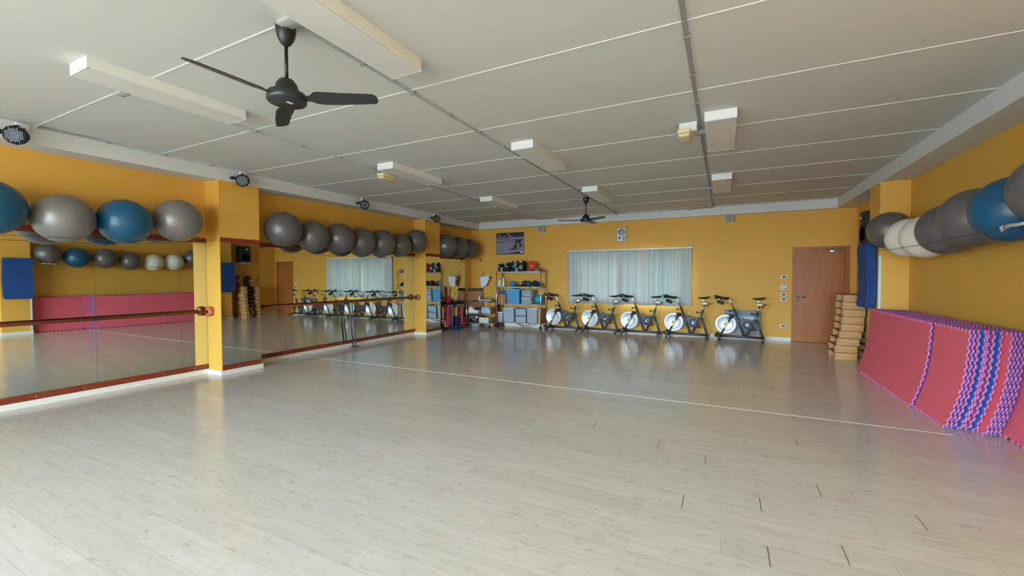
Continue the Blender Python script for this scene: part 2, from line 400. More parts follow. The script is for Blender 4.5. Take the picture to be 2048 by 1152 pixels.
# door
d = thing('door_1', 'cherry wood door in the back wall beside the stacked steps', 'door', (DX0, DW, 0), kind='structure')
W = DX1-DX0
fr = MB().box(0, .055, -.02, .1, 0, DZ).box(W-.085, W, -.02, .1, 0, DZ).box(.055, W-.085, -.02, .1, DZ-.065, DZ)
fr.build('door_frame', M_door, d)
lf = MB().box(.058, W-.088, -.004, .04, .006, DZ-.068).build('door_leaf', M_door, d)
h = MB().tube([(.125, -.004, 1.03), (.125, -.05, 1.03), (.14, -.058, 1.03), (.26, -.058, 1.025)], .010, 8)
h.lathe([(.026, 0), (.026, .008)], TR(.125, -.004, 1.03) @ RX(PI/2), 16)
h.build('door_handle', M_steel, lf)
MB().lathe([(.022, 0), (.022, .006)], TR(.125, -.004, .95) @ RX(PI/2), 16).box(.121, .129, -.012, -.01, .94, .958).build('lock', M_steel, lf)
for z in (.25, 1.1, 1.95): MB().cyl((W-.09, -.012, z), (W-.09, -.012, z+.09), .008, n=8).build('hinge', M_steel, d)
MB().rbox(W-.36, W-.15, -.055, -.005, 2.035, 2.09, .008).build('door_closer', M_steel, d)
MB().tube([(W-.25, -.06, 2.06), (W-.42, -.12, 2.085), (W-.3, -.03, 2.115)], .007, 6).build('closer_arm', M_steel, d)

# ================================================================== MIRRORS ON THE LEFT WALL
def mirror(label, X, y0, y1, seams, rail=True):
    t = thing('wall_mirror', label, 'mirror', (X, y0, 0), group=None)
    L = y1-y0; ss_ = [0]+[s-y0 for s in seams]+[L]
    for a, b in zip(ss_[:-1], ss_[1:]):
        MB().box(0.001, .007, a+.0015, b-.0015, .145, 2.04).build('mirror_panel', M_mirror, t)
    for s in ss_[1:-1]: MB().box(.001, .0045, s-.0013, s+.0013, .145, 2.04).build('joint', M_seam, t)
    b = MB().box(.001, .024, 0, L, .071, .145).build('bottom_rail', M_redwood, t)
    MB().box(.001, .02, 0, L, 2.04, 2.112).build('top_rail', M_redwood, t)
    k = 0.25
    while k < L:
        MB().lathe([(.006, 0), (.006, .002)], TR(.024, k, .108) @ RY(PI/2), 8).build('screw', M_chrome, b); k += .42
mirror('mirrored wall bay at far left under the silver and blue balls', XB, -1.28, PA[0]-.003, (-.35, .6, 1.52, 2.46, 3.42))
mirror('narrow mirror on the face of the nearer left pillar', XL, PA[0]+.005, PA[1]-.005, ())
mirror('mirrored wall bay between the two left pillars under grey balls', XB, PA[1]+.003, PBr[0]-.003, (5.096, 6.27, 7.5))
mirror('narrow mirror on the face of the left pillar beside the corner', XL, PBr[0]+.005, PBr[1]-.005, ())
mirror('mirror behind the dumbbell rack in the back left corner', XB, PBr[1]+.003, 11.18, (10.25,))

# barres
def barre(label, y0, y1, b0, b1, leg=None):
    t = thing('ballet_barre', label, 'barre', (-7.1, y0, 0))
    MB().cyl((0, 0, .985), (0, y1-y0, .975), .021, n=16).build('rail', M_redwood, t)
    for on_, yy, s in ((b0, 0, 1), (b1, y1-y0, -1)):
        if on_: MB().lathe([(.05, 0), (.072, .006), (.076, .02), (.076, .05), (.07, .065), (.03, .07)], TR(-.02, yy, .975) @ RX(-PI/2*s), 24).build('end_bracket', M_barreball, t)
    if leg:
        q = leg-y0
        l1 = MB().tube([(0, q-.1, .962), (-.005, q+.015, .01)], .016, 10).build('support_leg', M_frame, t)
        l2 = MB().tube([(0, q-.02, .962), (-.005, q+.09, .01)], .011, 10).build('support_leg', M_frame, t)
        MB().box(-.05, .05, q-.03, q+.14, 0, .01).build('foot_plate', M_frame, t)
barre('red wooden barre across the far left mirror bay', -1.28, PA[0]-.002, True, True, leg=.4)
barre('red wooden barre with steel support legs across the middle mirror bay', PA[1]+.002, PBr[0]-.002, True, True, leg=6.55)

# ================================================================== BALLS
def unit_ball():
    return MB().sphere((0, 0, 0), 1.0, 48, 28)
ballmesh = {}
def ball(label, m, x, y, z, r, group, rot=(0, 0, 0), valve=None, cat='ball', name='exercise_ball', squash=1.0):
    if m.name not in ballmesh:
        ob = unit_ball().build(name, m); ballmesh[m.name] = ob.data
    else:
        ob = bpy.data.objects.new(name, ballmesh[m.name]); C.objects.link(ob)
    ob.location = (x, y, z); ob.scale = (r, r*squash, r); ob.rotation_euler = rot
    tag(ob, label, cat, group)
    if valve:
        MB().lathe([(.035, 0), (.03, .02), (.012, .03)], Matrix(TR(*[v*.985 for v in valve])) @ Vector(valve).to_track_quat('Z', 'Y').to_matrix().to_4x4(), 12).build('valve_plug', M_whitepl, ob)
G1 = 'exercise balls above the left mirror bay'; G2 = 'grey exercise balls above the middle mirror bay'
G3 = 'grey exercise balls in the back left corner'; G4 = 'exercise balls held along the right wall'
ball('petrol blue exercise ball cut by the left picture edge', B_blue, -6.94, 1.525, 2.25, .292, G1, (0, PI/2, 0))
ball('silver exercise ball, largest of the row above the left mirror', B_silver, -6.95, 2.10, 2.2, .281, G1)
ball('petrol blue exercise ball between two silver balls above the left mirror', B_blue, -6.935, 2.668, 2.224, .286, G1, (0, 0, PI/2))
ball('silver exercise ball nearest the pillar above the left mirror', B_silver, -6.935, 3.265, 2.31, .293, G1, (0, 0, PI))
v = Vector((.72, -.68, -.12)).normalized()
ball('grey exercise ball with white valve plug, nearest in the middle bay', B_grey, -6.92, 4.862, 2.342, .304, G2, valve=tuple(v))
for i, (y, z, r, lb) in enumerate([(5.46, 2.272, .293, 'second grey exercise ball from the near pillar in the middle bay'),
        (6.06, 2.282, .305, 'third grey exercise ball from the near pillar in the middle bay'),
        (6.66, 2.253, .294, 'grey exercise ball at the centre of the middle bay row'),
        (7.26, 2.271, .303, 'grey exercise ball just beyond the centre of the middle bay row'),
        (7.86, 2.265, .285, 'grey exercise ball second from the far pillar, sitting low'),
        (8.445, 2.40, .295, 'last grey exercise ball touching the far pillar of the middle bay')]):
    ball(lb, B_grey, XB+.02+r, y, z, r, G2, (0, PI/2*(i % 3), PI/2*(i % 2)))
for y, z, r, lb in [(9.70, 2.37, .315, 'nearest of three grey balls in the back left corner'), (10.33, 2.365, .303, 'middle of three grey balls in the back left corner'), (10.94, 2.358, .292, 'farthest of three grey balls in the back left corner')]:
    ball(lb, B_grey, XB+.02+r, y, z, r, G3, (PI/2*int(y*3 % 2), 0, 0))
ball('grey exercise ball cut by the right picture edge', B_grey, 2.275, 4.735, 2.17, .285, G4)
ball('petrol blue exercise ball on the right wall with white rope knot', B_blue, 2.28, 5.32, 2.085, .29, G4)
ball('grey exercise ball just past the blue one on the right wall', B_grey, 2.275, 5.94, 2.085, .295, G4)
ball('grey exercise ball beside the white balls on the right wall', B_grey, 2.285, 6.555, 2.03, .285, G4)
ball('nearer of the two cream white exercise balls', B_white, 2.30, 7.17, 2.00, .268, G4)
ball('farther of the two cream white exercise balls', B_white, 2.303, 7.75, 2.03, .268, G4)
ball('grey exercise ball in the corner against the right pillar', B_grey, 2.235, 8.29, 2.19, .276, G4)

# ropes that hold the balls
M_rope = mat('thin_dark_cord', '4a4036', .7)
def rope(label, pts, r=.0028, m=None, name='rope'):
    return MB().tube(pts, r, 6).build(name, m or M_rope, None, None, label=label, cat='rope')
rope('thin dark rope holding the balls above the left mirror bay', [(-7.2, -1.27, 2.13), (-6.8, -1.0, 1.97), (-6.785, 1.5, 1.955), (-6.785, 2.6, 1.97), (-6.80, 3.37, 2.02), (-7.0, 3.775, 2.08)])
rope('thin dark rope holding the grey balls in the middle mirror bay', [(-7.05, 4.402, 2.09), (-6.8, 4.75, 2.045), (-6.77, 5.5, 1.98), (-6.77, 7.2, 1.965), (-6.78, 8.3, 1.99), (-7.05, 8.755, 2.06)])
rp = thing('rope', 'thin rope with a metal ring end in the back left corner', 'rope', (-7.0, 9.385, 0))
MB().tube([(-.1, 0, 2.09), (.2, .3, 2.05), (.215, 1.0, 2.055), (.2, 1.6, 2.07), (.118, 2.13, 2.07)], .0035, 6).build('cord', M_rope, rp)
rg = MB().tube([(.118+.035*math.cos(a*PI/6), 2.135, 2.03+.042*math.sin(a*PI/6)) for a in range(12)], .008, 6, closed=True)
rg.cyl((.118, 2.165, 2.075), (.118, 2.12, 2.075), .012, n=8); rg.build('ring', M_frame, rp)
rp = thing('rope', 'thin rope with white knotted end across the right wall balls', 'rope', (2.0, 4.4, 0))
MB().tube([(.195, 0, 1.9), (.06, .15, 1.888), (.01, .25, 1.884), (-.005, .9, 1.872), (.0, 1.5, 1.862), (.0, 2.1, 1.855), (.005, 3.1, 1.857), (.03, 3.6, 1.875), (.2, 4.235, 1.96)], .0035, 6).build('cord', M_rope, rp)
kn = MB(); kn.sphere((-.01, .375, 1.883), .022, 12, 8, sc=(1, 1.3, 1)); kn.tube([(-.01, .36, 1.883), (.0, .3, 1.895), (.005, .22, 1.89), (.02, .14, 1.9)], [.018, .015, .013, .012], 8)
kn.tube([(-.01, .38, 1.875), (-.01, .41, 1.85)], [.012, .004], 6); kn.build('knot', mat('dirty_rope', 'a9a094', .8), rp)
MB().lathe([(.012, 0), (.01, .02)], TR(XW, 5.38, 1.12) @ RY(-PI/2), 10).build('wall_hook', M_whitepl, None, None, label='small white hook on the right wall above the foam tiles', cat='hook')

# ================================================================== FOAM PUZZLE TILES
PZ = 1.01; NC = 27
def prof(s):   # arc parameter 0..1 -> (x,z,  normal)
    zs = [0, .10, .20, .37, .56, .75, .97]; xs_ = [0, .038, .068, .113, .143, .158, .171]
    tot = [0]
    for i in range(1, len(zs)): tot.append(tot[-1]+math.hypot(zs[i]-zs[i-1], xs_[i]-xs_[i-1]))
    t = s*1.0; i = 1
    while i < len(tot)-1 and t > tot[i]: i += 1
    a = (t-tot[i-1])/(tot[i]-tot[i-1])
    x = xs_[i-1]+(xs_[i]-xs_[i-1])*a; z = zs[i-1]+(zs[i]-zs[i-1])*a
    return x, z
def smooth_prof(s):
    pts = [prof(max(-.02, s+k*.03)) for k in (-2, -1, 0, 1, 2)]
    x = sum(p[0] for p in pts)/5; z = prof(s)[1]; e = 1e-3
    return x, z
def tile_mesh(front, back, efront, eback):
    tooth = .026; c = PZ/NC
    ys = [-tooth/2, tooth/2] + [k*c for k in range(1, NC)] + [PZ-tooth/2, PZ+tooth/2]
    S0, S1 = .002, 1.0
    cs = (S1-S0)/NC
    sv = [S0, S0+tooth] + [S0+k*cs for k in range(1, NC)] + [S1-tooth, S1]
    sv = sorted(sv); n = len(ys)-1; m = len(sv)-1
    def on_(i, j):
        if i < 0 or j < 0 or i >= n or j >= m: return False
        lft, rgt, bot, top = i == 0, i == n-1, j == 0, j == m-1
        if (lft or rgt) and (bot or top): return False
        if lft: return j % 2 == 0
        if rgt: return j % 2 == 1
        if bot: return i % 2 == 0
        if top: return i % 2 == 1
        return True
    th = .021
    V = {}; vs = []; fs = []; mi = []
    def vid(i, j, l):
        if (i, j, l) not in V:
            s = sv[j]; x, z = smooth_prof(s); x2, z2 = smooth_prof(s+.004)
            tx, tz = x2-x, z2-z; q = math.hypot(tx, tz); nx, nz = tz/q, -tx/q   # normal away from the room side is +x
            k = l*th/2
            V[(i, j, l)] = len(vs); vs.append((x+nx*k, ys[i], max(0.0005, z+nz*k)+.0))
        return V[(i, j, l)]
    for i in range(n):
        for j in range(m):
            if not on_(i, j): continue
            fs.append((vid(i, j, 0), vid(i, j+1, 0), vid(i+1, j+1, 0), vid(i+1, j, 0))); mi.append(0)
            fs.append((vid(i, j, 2), vid(i+1, j, 2), vid(i+1, j+1, 2), vid(i, j+1, 2))); mi.append(1)
            for di, dj, a, b in ((-1, 0, (i, j), (i, j+1)), (1, 0, (i+1, j+1), (i+1, j)), (0, -1, (i+1, j), (i, j)), (0, 1, (i, j+1), (i+1, j+1))):
                if not on_(i+di, j+dj):
                    for l in (0, 1):
                        fs.append((vid(*a, l), vid(*b, l), vid(*b, l+1), vid(*a, l+1))); mi.append(2+l)
    me = bpy.data.meshes.new('foam_tile'); me.from_pydata(vs, [], fs)
    for q in (front, back, efront, eback): me.materials.append(q)
    me.polygons.foreach_set('material_index', mi)
    bm = bmesh.new(); bm.from_mesh(me); bmesh.ops.recalc_face_normals(bm, faces=bm.faces); bm.to_mesh(me); bm.free()
    me.update(); return me
T_red = tile_mesh(M_red, M_blue, M_pink, M_purp); T_blue = tile_mesh(M_blue, M_red, M_purp, M_pink)
layers = {0: (6.32, 2, 0), 1: (5.58, 3, 0), 2: (5.594, 3, 0), 3: (5.60, 3, 0), 4: (5.592, 3, 1), 5: (5.61, 3, 0), 6: (5.602, 3, 0), 7: (5.585, 3, 1), 8: (5.48, 3, 0), 9: (5.50, 3, 0), 10: (5.515, 3, 0), 11: (5.53, 3, 0), 12: (4.43, 4, 0)}
ordn = ['front', 'second', 'third', 'fourth', 'fifth', 'sixth', 'seventh', 'eighth', 'ninth', 'tenth', 'eleventh', 'twelfth', 'rearmost']
for k, (y0, n_, bl) in layers.items():
    for j in range(n_):
        y = y0 + j*(PZ+.003)
        if y + PZ + .01 > PC[0] and k > 7: pass
        ob = bpy.data.objects.new('foam_floor_tile', T_blue if bl else T_red); C.objects.link(ob)
        ob.location = (1.909+.0345*k, y, 0)
        cj = (['near', 'far'] if n_ == 2 else ['near', 'middle', 'far'] if n_ == 3 else ['nearest', 'second', 'third', 'farthest'])[j]
        col_ = 'blue-faced' if bl else 'red-faced'
        if n_ == 4: lb = '%s foam puzzle tile of the rearmost sheet, %s along the right wall' % (col_, cj)
        elif n_ == 2: lb = '%s foam puzzle tile of the front sheet, on its %s end' % (col_, cj)
        else: lb = '%s foam puzzle tile, %s column, %s sheet from the front' % (col_, cj, ordn[k])
        tag(ob, lb, 'foam tile', 'foam puzzle tiles leaning on the right wall')

# ================================================================== HANGING BLUE MATS
def hanging(label, y0, y1, z0, z1, n, X):
    t = thing('mat_hanger', label.replace('stack of', 'hook rail behind').replace('blue gym mats', 'the blue gym mats'), 'hook rail', (X, (y0+y1)/2, z1))
    MB().box(-.012, 0, -(y1-y0)/2+.05, (y1-y0)/2-.05, -.06, -.03).build('rail', M_steel, t)
    for s in (-.5, .5): MB().tube([(-.008, s*(y1-y0)*.6, -.045), (-.15, s*(y1-y0)*.6, -.045), (-.155, s*(y1-y0)*.6, -.03)], .004, 6).build('hook', M_steel, t)
    return t
def gym_mats(where, X, y0, y1, z0, z1, n, th):
    for k in range(n):
        rnd = random.Random(k+int(y0*10)); dy, dz = rnd.uniform(-.006, .006), rnd.uniform(-.012, .012)
        if k == n-1: dy = dz = 0
        W = y1-y0; Hh = z1-z0; N = 16; vs = []; fs = []
        out = (k+1)/n
        for j in range(N+1):
            s = j/N; z = Hh*(1-s)
            wav = .010*math.sin(s*7+.5) + .005*math.sin(s*15)
            nar = .012*math.sin(s*9+k*.3) if k > n-4 else .003*math.sin(s*9)
            cut = .03*max(0, (s-.93)/.07)**2 + .02*max(0, (.07-s)/.07)**2
            for yy in (0+nar+cut+dy, W+nar-cut+dy):
                for xx in (0, th*.8): vs.append((xx-wav, yy, z+dz))
        for j in range(N):
            a = j*4; b = a+4
            fs += [(a, b, b+2, a+2), (a+1, a+3, b+3, b+1), (a, a+1, b+1, b), (a+2, b+2, b+3, a+3)]
        fs += [(0, 2, 3, 1), (N*4, N*4+1, N*4+3, N*4+2)]
        x = X - th*(k+1)
        pos = 'outermost' if k == n-1 else 'innermost against the pillar' if k == 0 else '%s counting from the pillar' % ordn[k].replace('front', 'first')
        MB().add(vs, fs, 0, False).build('gym_mat', M_bluemat, None, (x, y0, z0), label='blue gym mat hung on %s, %s' % (where, pos), cat='mat', group='blue gym mats hung on %s' % where)
gym_mats('the far right pillar', XR-.024, 8.665, 9.2, .985, 2.035, 9, .0128)
gym_mats('the near right pillar', XR-.024, 3.855, 4.39, .96, 2.02, 9, .0128)
for yy, lb in ((8.636, 'white plastic corner guard on the far right pillar'), (4.38+.003, 'white plastic corner guard on the near right pillar')):
    s = -1 if yy > 5 else 1
    MB().box(XR-.003, XR, min(yy, yy-s*.03), max(yy, yy-s*.03), .08, 1.83).box(XR-.003, XR+.03, min(yy, yy+s*.003), max(yy, yy+s*.003), .08, 1.83).build('corner_guard', mat('pale_guard', 'd3e6df', .3), None, None, label=lb, cat='corner guard')

# ================================================================== WOODEN STEPS
def step_unit():
    t = thing('wooden_step', 'tmp', 'step', (0, 0, 0)); hgt = .130; Lw = .34; Ly = .6
    MB().box(0, Lw, 0, Ly, hgt-.012, hgt).build('top_board', M_steptop, t)
    for nm, a in (('leg', .0), ('leg', Ly-.12)):
        mb = MB().box(.01, Lw-.01, a+.006, a+.114, 0, .056).box(.01, Lw-.01, a+.006, a+.114, .061, hgt-.0125).box(.016, Lw-.016, a+.012, a+.108, .056, .061)
        l = mb.build(nm, M_step, t)
    return t
s0 = step_unit()
shx = [1.800, 1.802, 1.825, 1.862, 1.885, 1.896, 1.903, 1.900, 1.912]
shy = [0, .01, -.01, .02, 0, .015, -.01, .01, 0.0]
names = ['bottom', 'second', 'third', 'fourth', 'fifth', 'sixth', 'seventh', 'eighth', 'top']
for k in range(9):
    lb = 'pine wooden step, %s of the leaning stack beside the foam tiles' % (names[k] if k in (0, 8) else names[k]+' from the bottom')
    if k == 0: s0.location = (shx[0], 9.41, 0); s0['label'] = lb; s0['group'] = 'wooden steps in the front stack'
    else: dup(s0, (shx[k], 9.41+shy[k], .1302*k), None, lb, 'wooden steps in the front stack')
for k in range(12):
    lb = 'pine wooden step, %s of the taller stack against the right wall' % ('bottom' if k == 0 else 'top' if k == 11 else ['', 'second', 'third', 'fourth', 'fifth', 'sixth', 'seventh', 'eighth', 'ninth', 'tenth', 'eleventh'][k]+' from the bottom')
    dup(s0, (2.262 if k < 9 else 2.268, 9.44+(.05 if k % 2 else 0), .1302*k), None, lb, 'wooden steps in the rear stack')

# speaker on bracket
t = thing('wall_speaker', 'black loudspeaker on a white wall bracket past the right pillar', 'speaker', (2.4, 9.68, 2.06))
MB().rbox(-.17, .08, -.19, .19, 0, .60, .012).build('cabinet', M_matte, t)
MB().lathe([(.03, 0), (.11, .004), (.13, .014), (.14, .014)], TR(-.17, 0, .2) @ RY(-PI/2), 28).build('woofer', M_black, t)
MB().lathe([(.02, 0), (.05, .01), (.055, .012)], TR(-.17, .06, .49) @ RY(-PI/2), 20).build('tweeter', M_steel, t)
MB().box(-.16, .16, -.16, .16, -.02, 0).box(.02, .175, -.015, .015, -.03, -.02).prism([(0, 0), (.14, 0), (.14, -.14)], TR(.03, .01, -.02) @ RX(PI/2), .02).build('bracket', M_whitepl, t)

# ================================================================== CEILING FIXTURES
fx = []
def fixture(i, x, y, label):
    global F0
    if i == 0:
        F0 = thing('ceiling_light', label, 'ceiling light', (x, y, ZC), group='long white ceiling lights')
        MB().box(-.15, .15, 0, 1.19, -.082, 0).build('housing', M_fix, F0)
        MB().box(-.142, .142, .012, 1.178, -.095, -.082).build('diffuser', M_diff, F0)
        MB().box(-.15, .15, -.004, 0, -.095, 0).build('end_cap', M_whitepl, F0); MB().box(-.15, .15, 1.19, 1.194, -.095, 0).build('end_cap', M_whitepl, F0)
    else: dup(F0, (x, y, ZC), None, label)
pos = [(-4.5, 1.47, 'long white ceiling light nearest on the left, above the mirror bay'), (-2.27, 1.47, 'long white ceiling light beside the near fan, cut by the top edge'),
       (-4.5, 4.80, 'white ceiling light with cream emergency lamp in front, middle of left row'), (-2.27, 4.82, 'white ceiling light in the middle of the centre row'), (-4.5, 7.77, 'farthest white ceiling light of the left row'),
       (-2.27, 7.79, 'farthest white ceiling light of the centre row, above the far fan'), (-.045, 4.84, 'nearer white ceiling light of the right row, beside the emergency lamp'), (-.045, 7.83, 'farther white ceiling light of the right row'), (-.045, 1.47, 'white ceiling light of the right row above the picture')]
for i, (x, y, lb) in enumerate(pos[:8]): fixture(i, x, y, lb)
def conduit(label, pts, clips=True, h=.022, name='cable_conduit'):
    t = thing(name, label, 'conduit', pts[0])
    p0 = Vector(pts[0]); q = [Vector(p)-p0 for p in pts]
    for a, b in zip(q[:-1], q[1:]):
        d_ = (b-a); L_ = d_.length; n_ = max(1, int(L_/1.178))
        MB().tube([a, b], .0085, 8).tube([a+Vector((.02, 0, 0)) if abs(d_.y) > .1 else a-Vector((0, .02, 0)), b+Vector((.02, 0, 0)) if abs(d_.y) > .1 else b-Vector((0, .02, 0))], .0075, 8).build('pipe', M_pipe, t)
        if clips:
            for k in range(n_*2+1):
                p = a+d_*(k/(n_*2)); MB().box(p.x-.016, p.x+.034, p.y-.012, p.y+.012, p.z-.012, p.z+.012).build('clip', M_pipe, t)
zc_ = ZC-.012
conduit('grey cable conduit along the left row of ceiling lights', [(-4.85, 1.9, zc_), (-4.85, DB-.03, zc_)])
conduit('grey cable conduit along the centre row of ceiling lights', [(-2.57, 1.9, zc_), (-2.57, DB-.03, zc_)])
conduit('grey cable conduit running beside the right row of ceiling lights', [(-.258, YF+.1, zc_), (-.258, DB-.06, zc_)])
conduit('grey cable conduit along the top of the back beam', [(-4.8, DB-.012, zc_), (-.3, DB-.012, zc_)])
conduit('grey cable trunking along the top of the left beam', [(XL+.014, 1.9, zc_), (XL+.014, DB-.05, zc_)])
def jbox(x, y, z, label, s=(.05, .04, .022)):
    MB().rbox(x-s[0], x+s[0], y-s[1], y+s[1], z-2*s[2], z, .005, 1).build('junction_box', mat('grey_box', 'a9a7a2', .5), None, None, label=label, cat='junction box', group='small junction boxes on the ceiling')
jbox(-4.88, 1.88, ZC, 'junction box under the near left ceiling light'); jbox(-2.55, 1.86, ZC, 'junction box beside the near fan mount', (.075, .05, .022))
jbox(-2.56, 5.41, ZC, 'junction box beside the middle centre light'); jbox(-.25, 5.36, ZC, 'junction box next to the right emergency lamp', (.07, .05, .03))
jbox(-.25, 8.86, ZC, 'junction box beside the far right light'); jbox(-2.58, DB-.045, ZC, 'junction box where centre conduit meets the back beam')
jbox(-.75, DB-.04, ZC, 'junction box on the back beam near the right vent'); jbox(-3.45, DB-.04, ZC, 'junction box on the back beam left of the far fan'); jbox(-4.83, 8.85, ZC, 'junction box beside the farthest left light')
t = thing('ceiling_switch', 'white pull switch hanging on the back beam above the clock', 'switch', (-2.66, DB, ZC-.04))
MB().rbox(-.022, .022, -.04, 0, -.17, -.08, .006).build('body', M_whitepl, t); MB().cyl((0, -.015, -.08), (0, -.015, 0), .006, n=8).build('stem', M_whitepl, t)
M_cream = mat('yellowed_plastic', 'd9cf9e', .4); M_creamd = mat('yellowed_diffuser', 'cfc398', .35)
def emerg(label, x, y, z, rz, arm):
    t = thing('emergency_light', label, 'emergency light', (x, y, z), rz)
    MB().rbox(-.16, .16, -.065, .065, -.045, 0, .01).build('housing', M_cream, t)
    MB().rbox(-.15, .15, -.058, .058, -.085, -.0455, .012).build('diffuser', M_creamd, t)
    MB().box(*arm, 0, ZC-z).build('mounting_arm', M_whitepl, t)
emerg('cream emergency lamp below the middle left ceiling light', -4.72, 5.08, 3.10, PI/2, (-.05, .05, -.04, .04))
emerg('cream emergency lamp hanging beside the right conduit', -.40, 5.10, 3.10, PI/2, (-.03, .03, -.12, .06))

# ceiling fans
def fan(label, x, y, a0):
    t = thing('ceiling_fan', label, 'ceiling fan', (x, y, ZC), a0)
    MB().lathe([(.062, 0), (.064, -.02), (.062, -.05), (.052, -.09), (.032, -.125), (.014, -.14)], None, 24).build('canopy', M_black, t)
    r_ = MB().cyl((0, 0, -.13), (0, 0, -.36), .0115, n=12).build('rod', M_black, t)
    MB().box(-.0125, -.0105, -.004, .004, -.25, -.18).build('sticker', M_paper, r_)
    MB().lathe([(.015, -.355), (.045, -.365), (.066, -.395), (.076, -.44), (.078, -.455)], None, 28).build('motor_dome', M_black, t)
    MB().lathe([(.078, -.452), (.118, -.456), (.124, -.468), (.124, -.505), (.116, -.516), (.02, -.522)], None, 32).build('hub', M_blade, t)
    MB().box(-.02, .02, .02, .04, -.5225, -.5195).build('label', M_whitepl, t)
    for k in range(3):
        out = [(.10, -.022), (.16, -.028), (.20, -.062), (.24, -.066), (.36, -.055), (.55, -.050), (.585, -.046), (.605, -.028), (.61, 0), (.605, .028), (.585, .044), (.4, .056), (.25, .058), (.19, .05), (.16, .028), (.10, .022)]
        T = RZ(k*2*PI/3) @ TR(0, 0, -.487) @ RX(math.radians(-16))
        MB().prism(out, T @ TR(0, 0, -.003), .006).build('blade', M_blade, t)
fan('black three-blade ceiling fan close on the left', -2.65, 1.902, math.radians(-92+0))
fan('black three-blade ceiling fan far off near the back wall', -2.65, 8.836, math.radians(205))

# stage par lamps on the left beam
def par(label, y, first=None, aim=0):
    t = thing('stage_lamp', label, 'stage lamp', (XL, y, ZC-.02), aim)
    c = MB()
    c.lathe([(.05, -.09), (.075, -.07), (.09, -.02), (.098, .0), (.098, .035), (.09, .04)], TR(.13, -.02, -.155) @ RZ(math.radians(-42)) @ RY(math.radians(103)), 10)
    b = c.build('lamp_body', M_matte, t)
    T = TR(.13, -.02, -.155) @ RZ(math.radians(-42)) @ RY(math.radians(103))
    MB().lathe([(.084, .0402), (.02, .0404)], T, 20).build('front_lens', M_black, b)
    mb = MB()
    for i in range(-4, 5):
        for j in range(-4, 5):
            px, py = i*.0165+(j % 2)*.008, j*.0165
            if .02 < math.hypot(px, py) < .075: mb.box(px-.0055, px+.0055, py-.0055, py+.0055, .0406, .0425, T=T)
    mb.build('led_grid', mat('led_grey', '777c80', .4), b)
    MB().tube([(.02, -.11, -.10), (.05, -.125, -.14), (.13, -.02, -.05), (.05, .02, -.03), (0.005, .03, -.03)], .008, 6).build('yoke', M_matte, t)
    MB().rbox(.03, .08, -.16, -.10, -.15, -.11, .006).build('clamp_knob', M_matte, t)
    MB().rbox(.004, .035, .0, .10, -.05, .012, .004).build('socket', M_whitepl, t)
    MB().tube([(.03, .06, -.045), (.033, .06, -.065), (.036, .05, -.09), (.06, .02, -.11)], [.012, .012, .004, .004], 8).build('plug_cable', M_matte, t)
    return t
p1 = par('black stage lamp cut by the left picture edge', 1.72)
dup(p1, (XL, 4.09, ZC-.02), None, 'black stage lamp above the nearer left pillar')
dup(p1, (XL, 6.6, ZC-.02), None, 'black stage lamp above the middle mirror bay')
dup(p1, (XL, 9.09, ZC-.02), None, 'black stage lamp farthest along the left beam')

# ================================================================== BACK WALL
def vent(x, label):
    t = thing('air_vent', label, 'vent', (x, DW, 2.91))
    MB().box(-.1, .1, -.135, 0, -.095, .095).box(-.078, .078, -.14, -.135, -.075, .075).build('frame', M_trunk, t)
    mb = MB()
    for k in range(8): mb.box(-.076, .076, -.146, -.14, -.072+k*.019, -.062+k*.019)
    mb.build('louvre', mat('vent_brown', '7a6a5a', .6), t)
vent(-4.77, 'square beige wall vent right of the poster'); vent(.10, 'square beige wall vent high above the bikes')

# poster
t = thing('poster', 'framed black and white cycling poster above the wire shelf', 'poster', (-5.85, DW, 2.52))
M_pf = mat('poster_frame_red', '4d1420', .5)
W, Hh = .47, .33
MB().box(-W, W, -.015, 0, -Hh, Hh).build('frame', M_pf, t)
MB().box(-W+.015, W-.015, -.017, -.015, -Hh+.015, Hh-.015).build('print', mat('poster_grey', '8b8593', .5), t)
pi_ = MB().box(-W+.015, W-.015, -.018, -.017, .19, Hh-.015)
pi_.prism([(-.455, .04), (.45, .13), (.45, .12), (-.455, .02)], TR(0, -.0175, 0) @ RX(PI/2), .001)
pi_.prism([(-.455, -.31), (.45, -.31), (.45, -.24), (-.1, -.30)], TR(0, -.0175, 0) @ RX(PI/2), .001)
pi_.prism([(-.05, -.19), (.12, -.13), (.35, -.16), (.1, -.2)], TR(0, -.0175, 0) @ RX(PI/2), .001)
for cx, cz, s in ((.19, -.09, 1), (.36, -.06, 1)):
    pi_.tube([(cx+.062*math.cos(a*PI/8), -.018, cz+.072*math.sin(a*PI/8)) for a in range(16)], .006, 5, closed=True)
    pi_.lathe([(.045, 0), (.045, .001)], TR(cx, -.0175, cz) @ RX(PI/2), 12)
pi_.prism([(.16, .04), (.24, .09), (.3, .12), (.40, .12), (.42, .08), (.36, .04), (.38, -.04), (.34, -.06), (.30, .02), (.24, .0), (.22, -.04), (.20, -.03)], TR(0, -.018, 0) @ RX(PI/2), .001)
pi_.prism([(.17, .10), (.21, .14), (.25, .11), (.2, .08)], TR(0, -.018, 0) @ RX(PI/2), .001)
pi_.build('dark_print', mat('poster_ink', '1f2133', .5), t)
wr = MB()
for x0, pts in ((-.36, 1), (-.05, 1)):
    wr.tube([(x0+.04*math.cos(a)-.0, -.0185, .24+.05*math.sin(a)) for a in [PI*.6-k*PI/7 for k in range(8)]], .008, 5)
    wr.tube([(x0-.06, -.0185, .285), (x0, -.0185, .29)], .007, 5)
for x0 in (-.43, -.24, -.19, -.14, .03, .08): wr.tube([(x0, -.0185, .21), (x0+.01, -.0185, .25)], .006, 5)
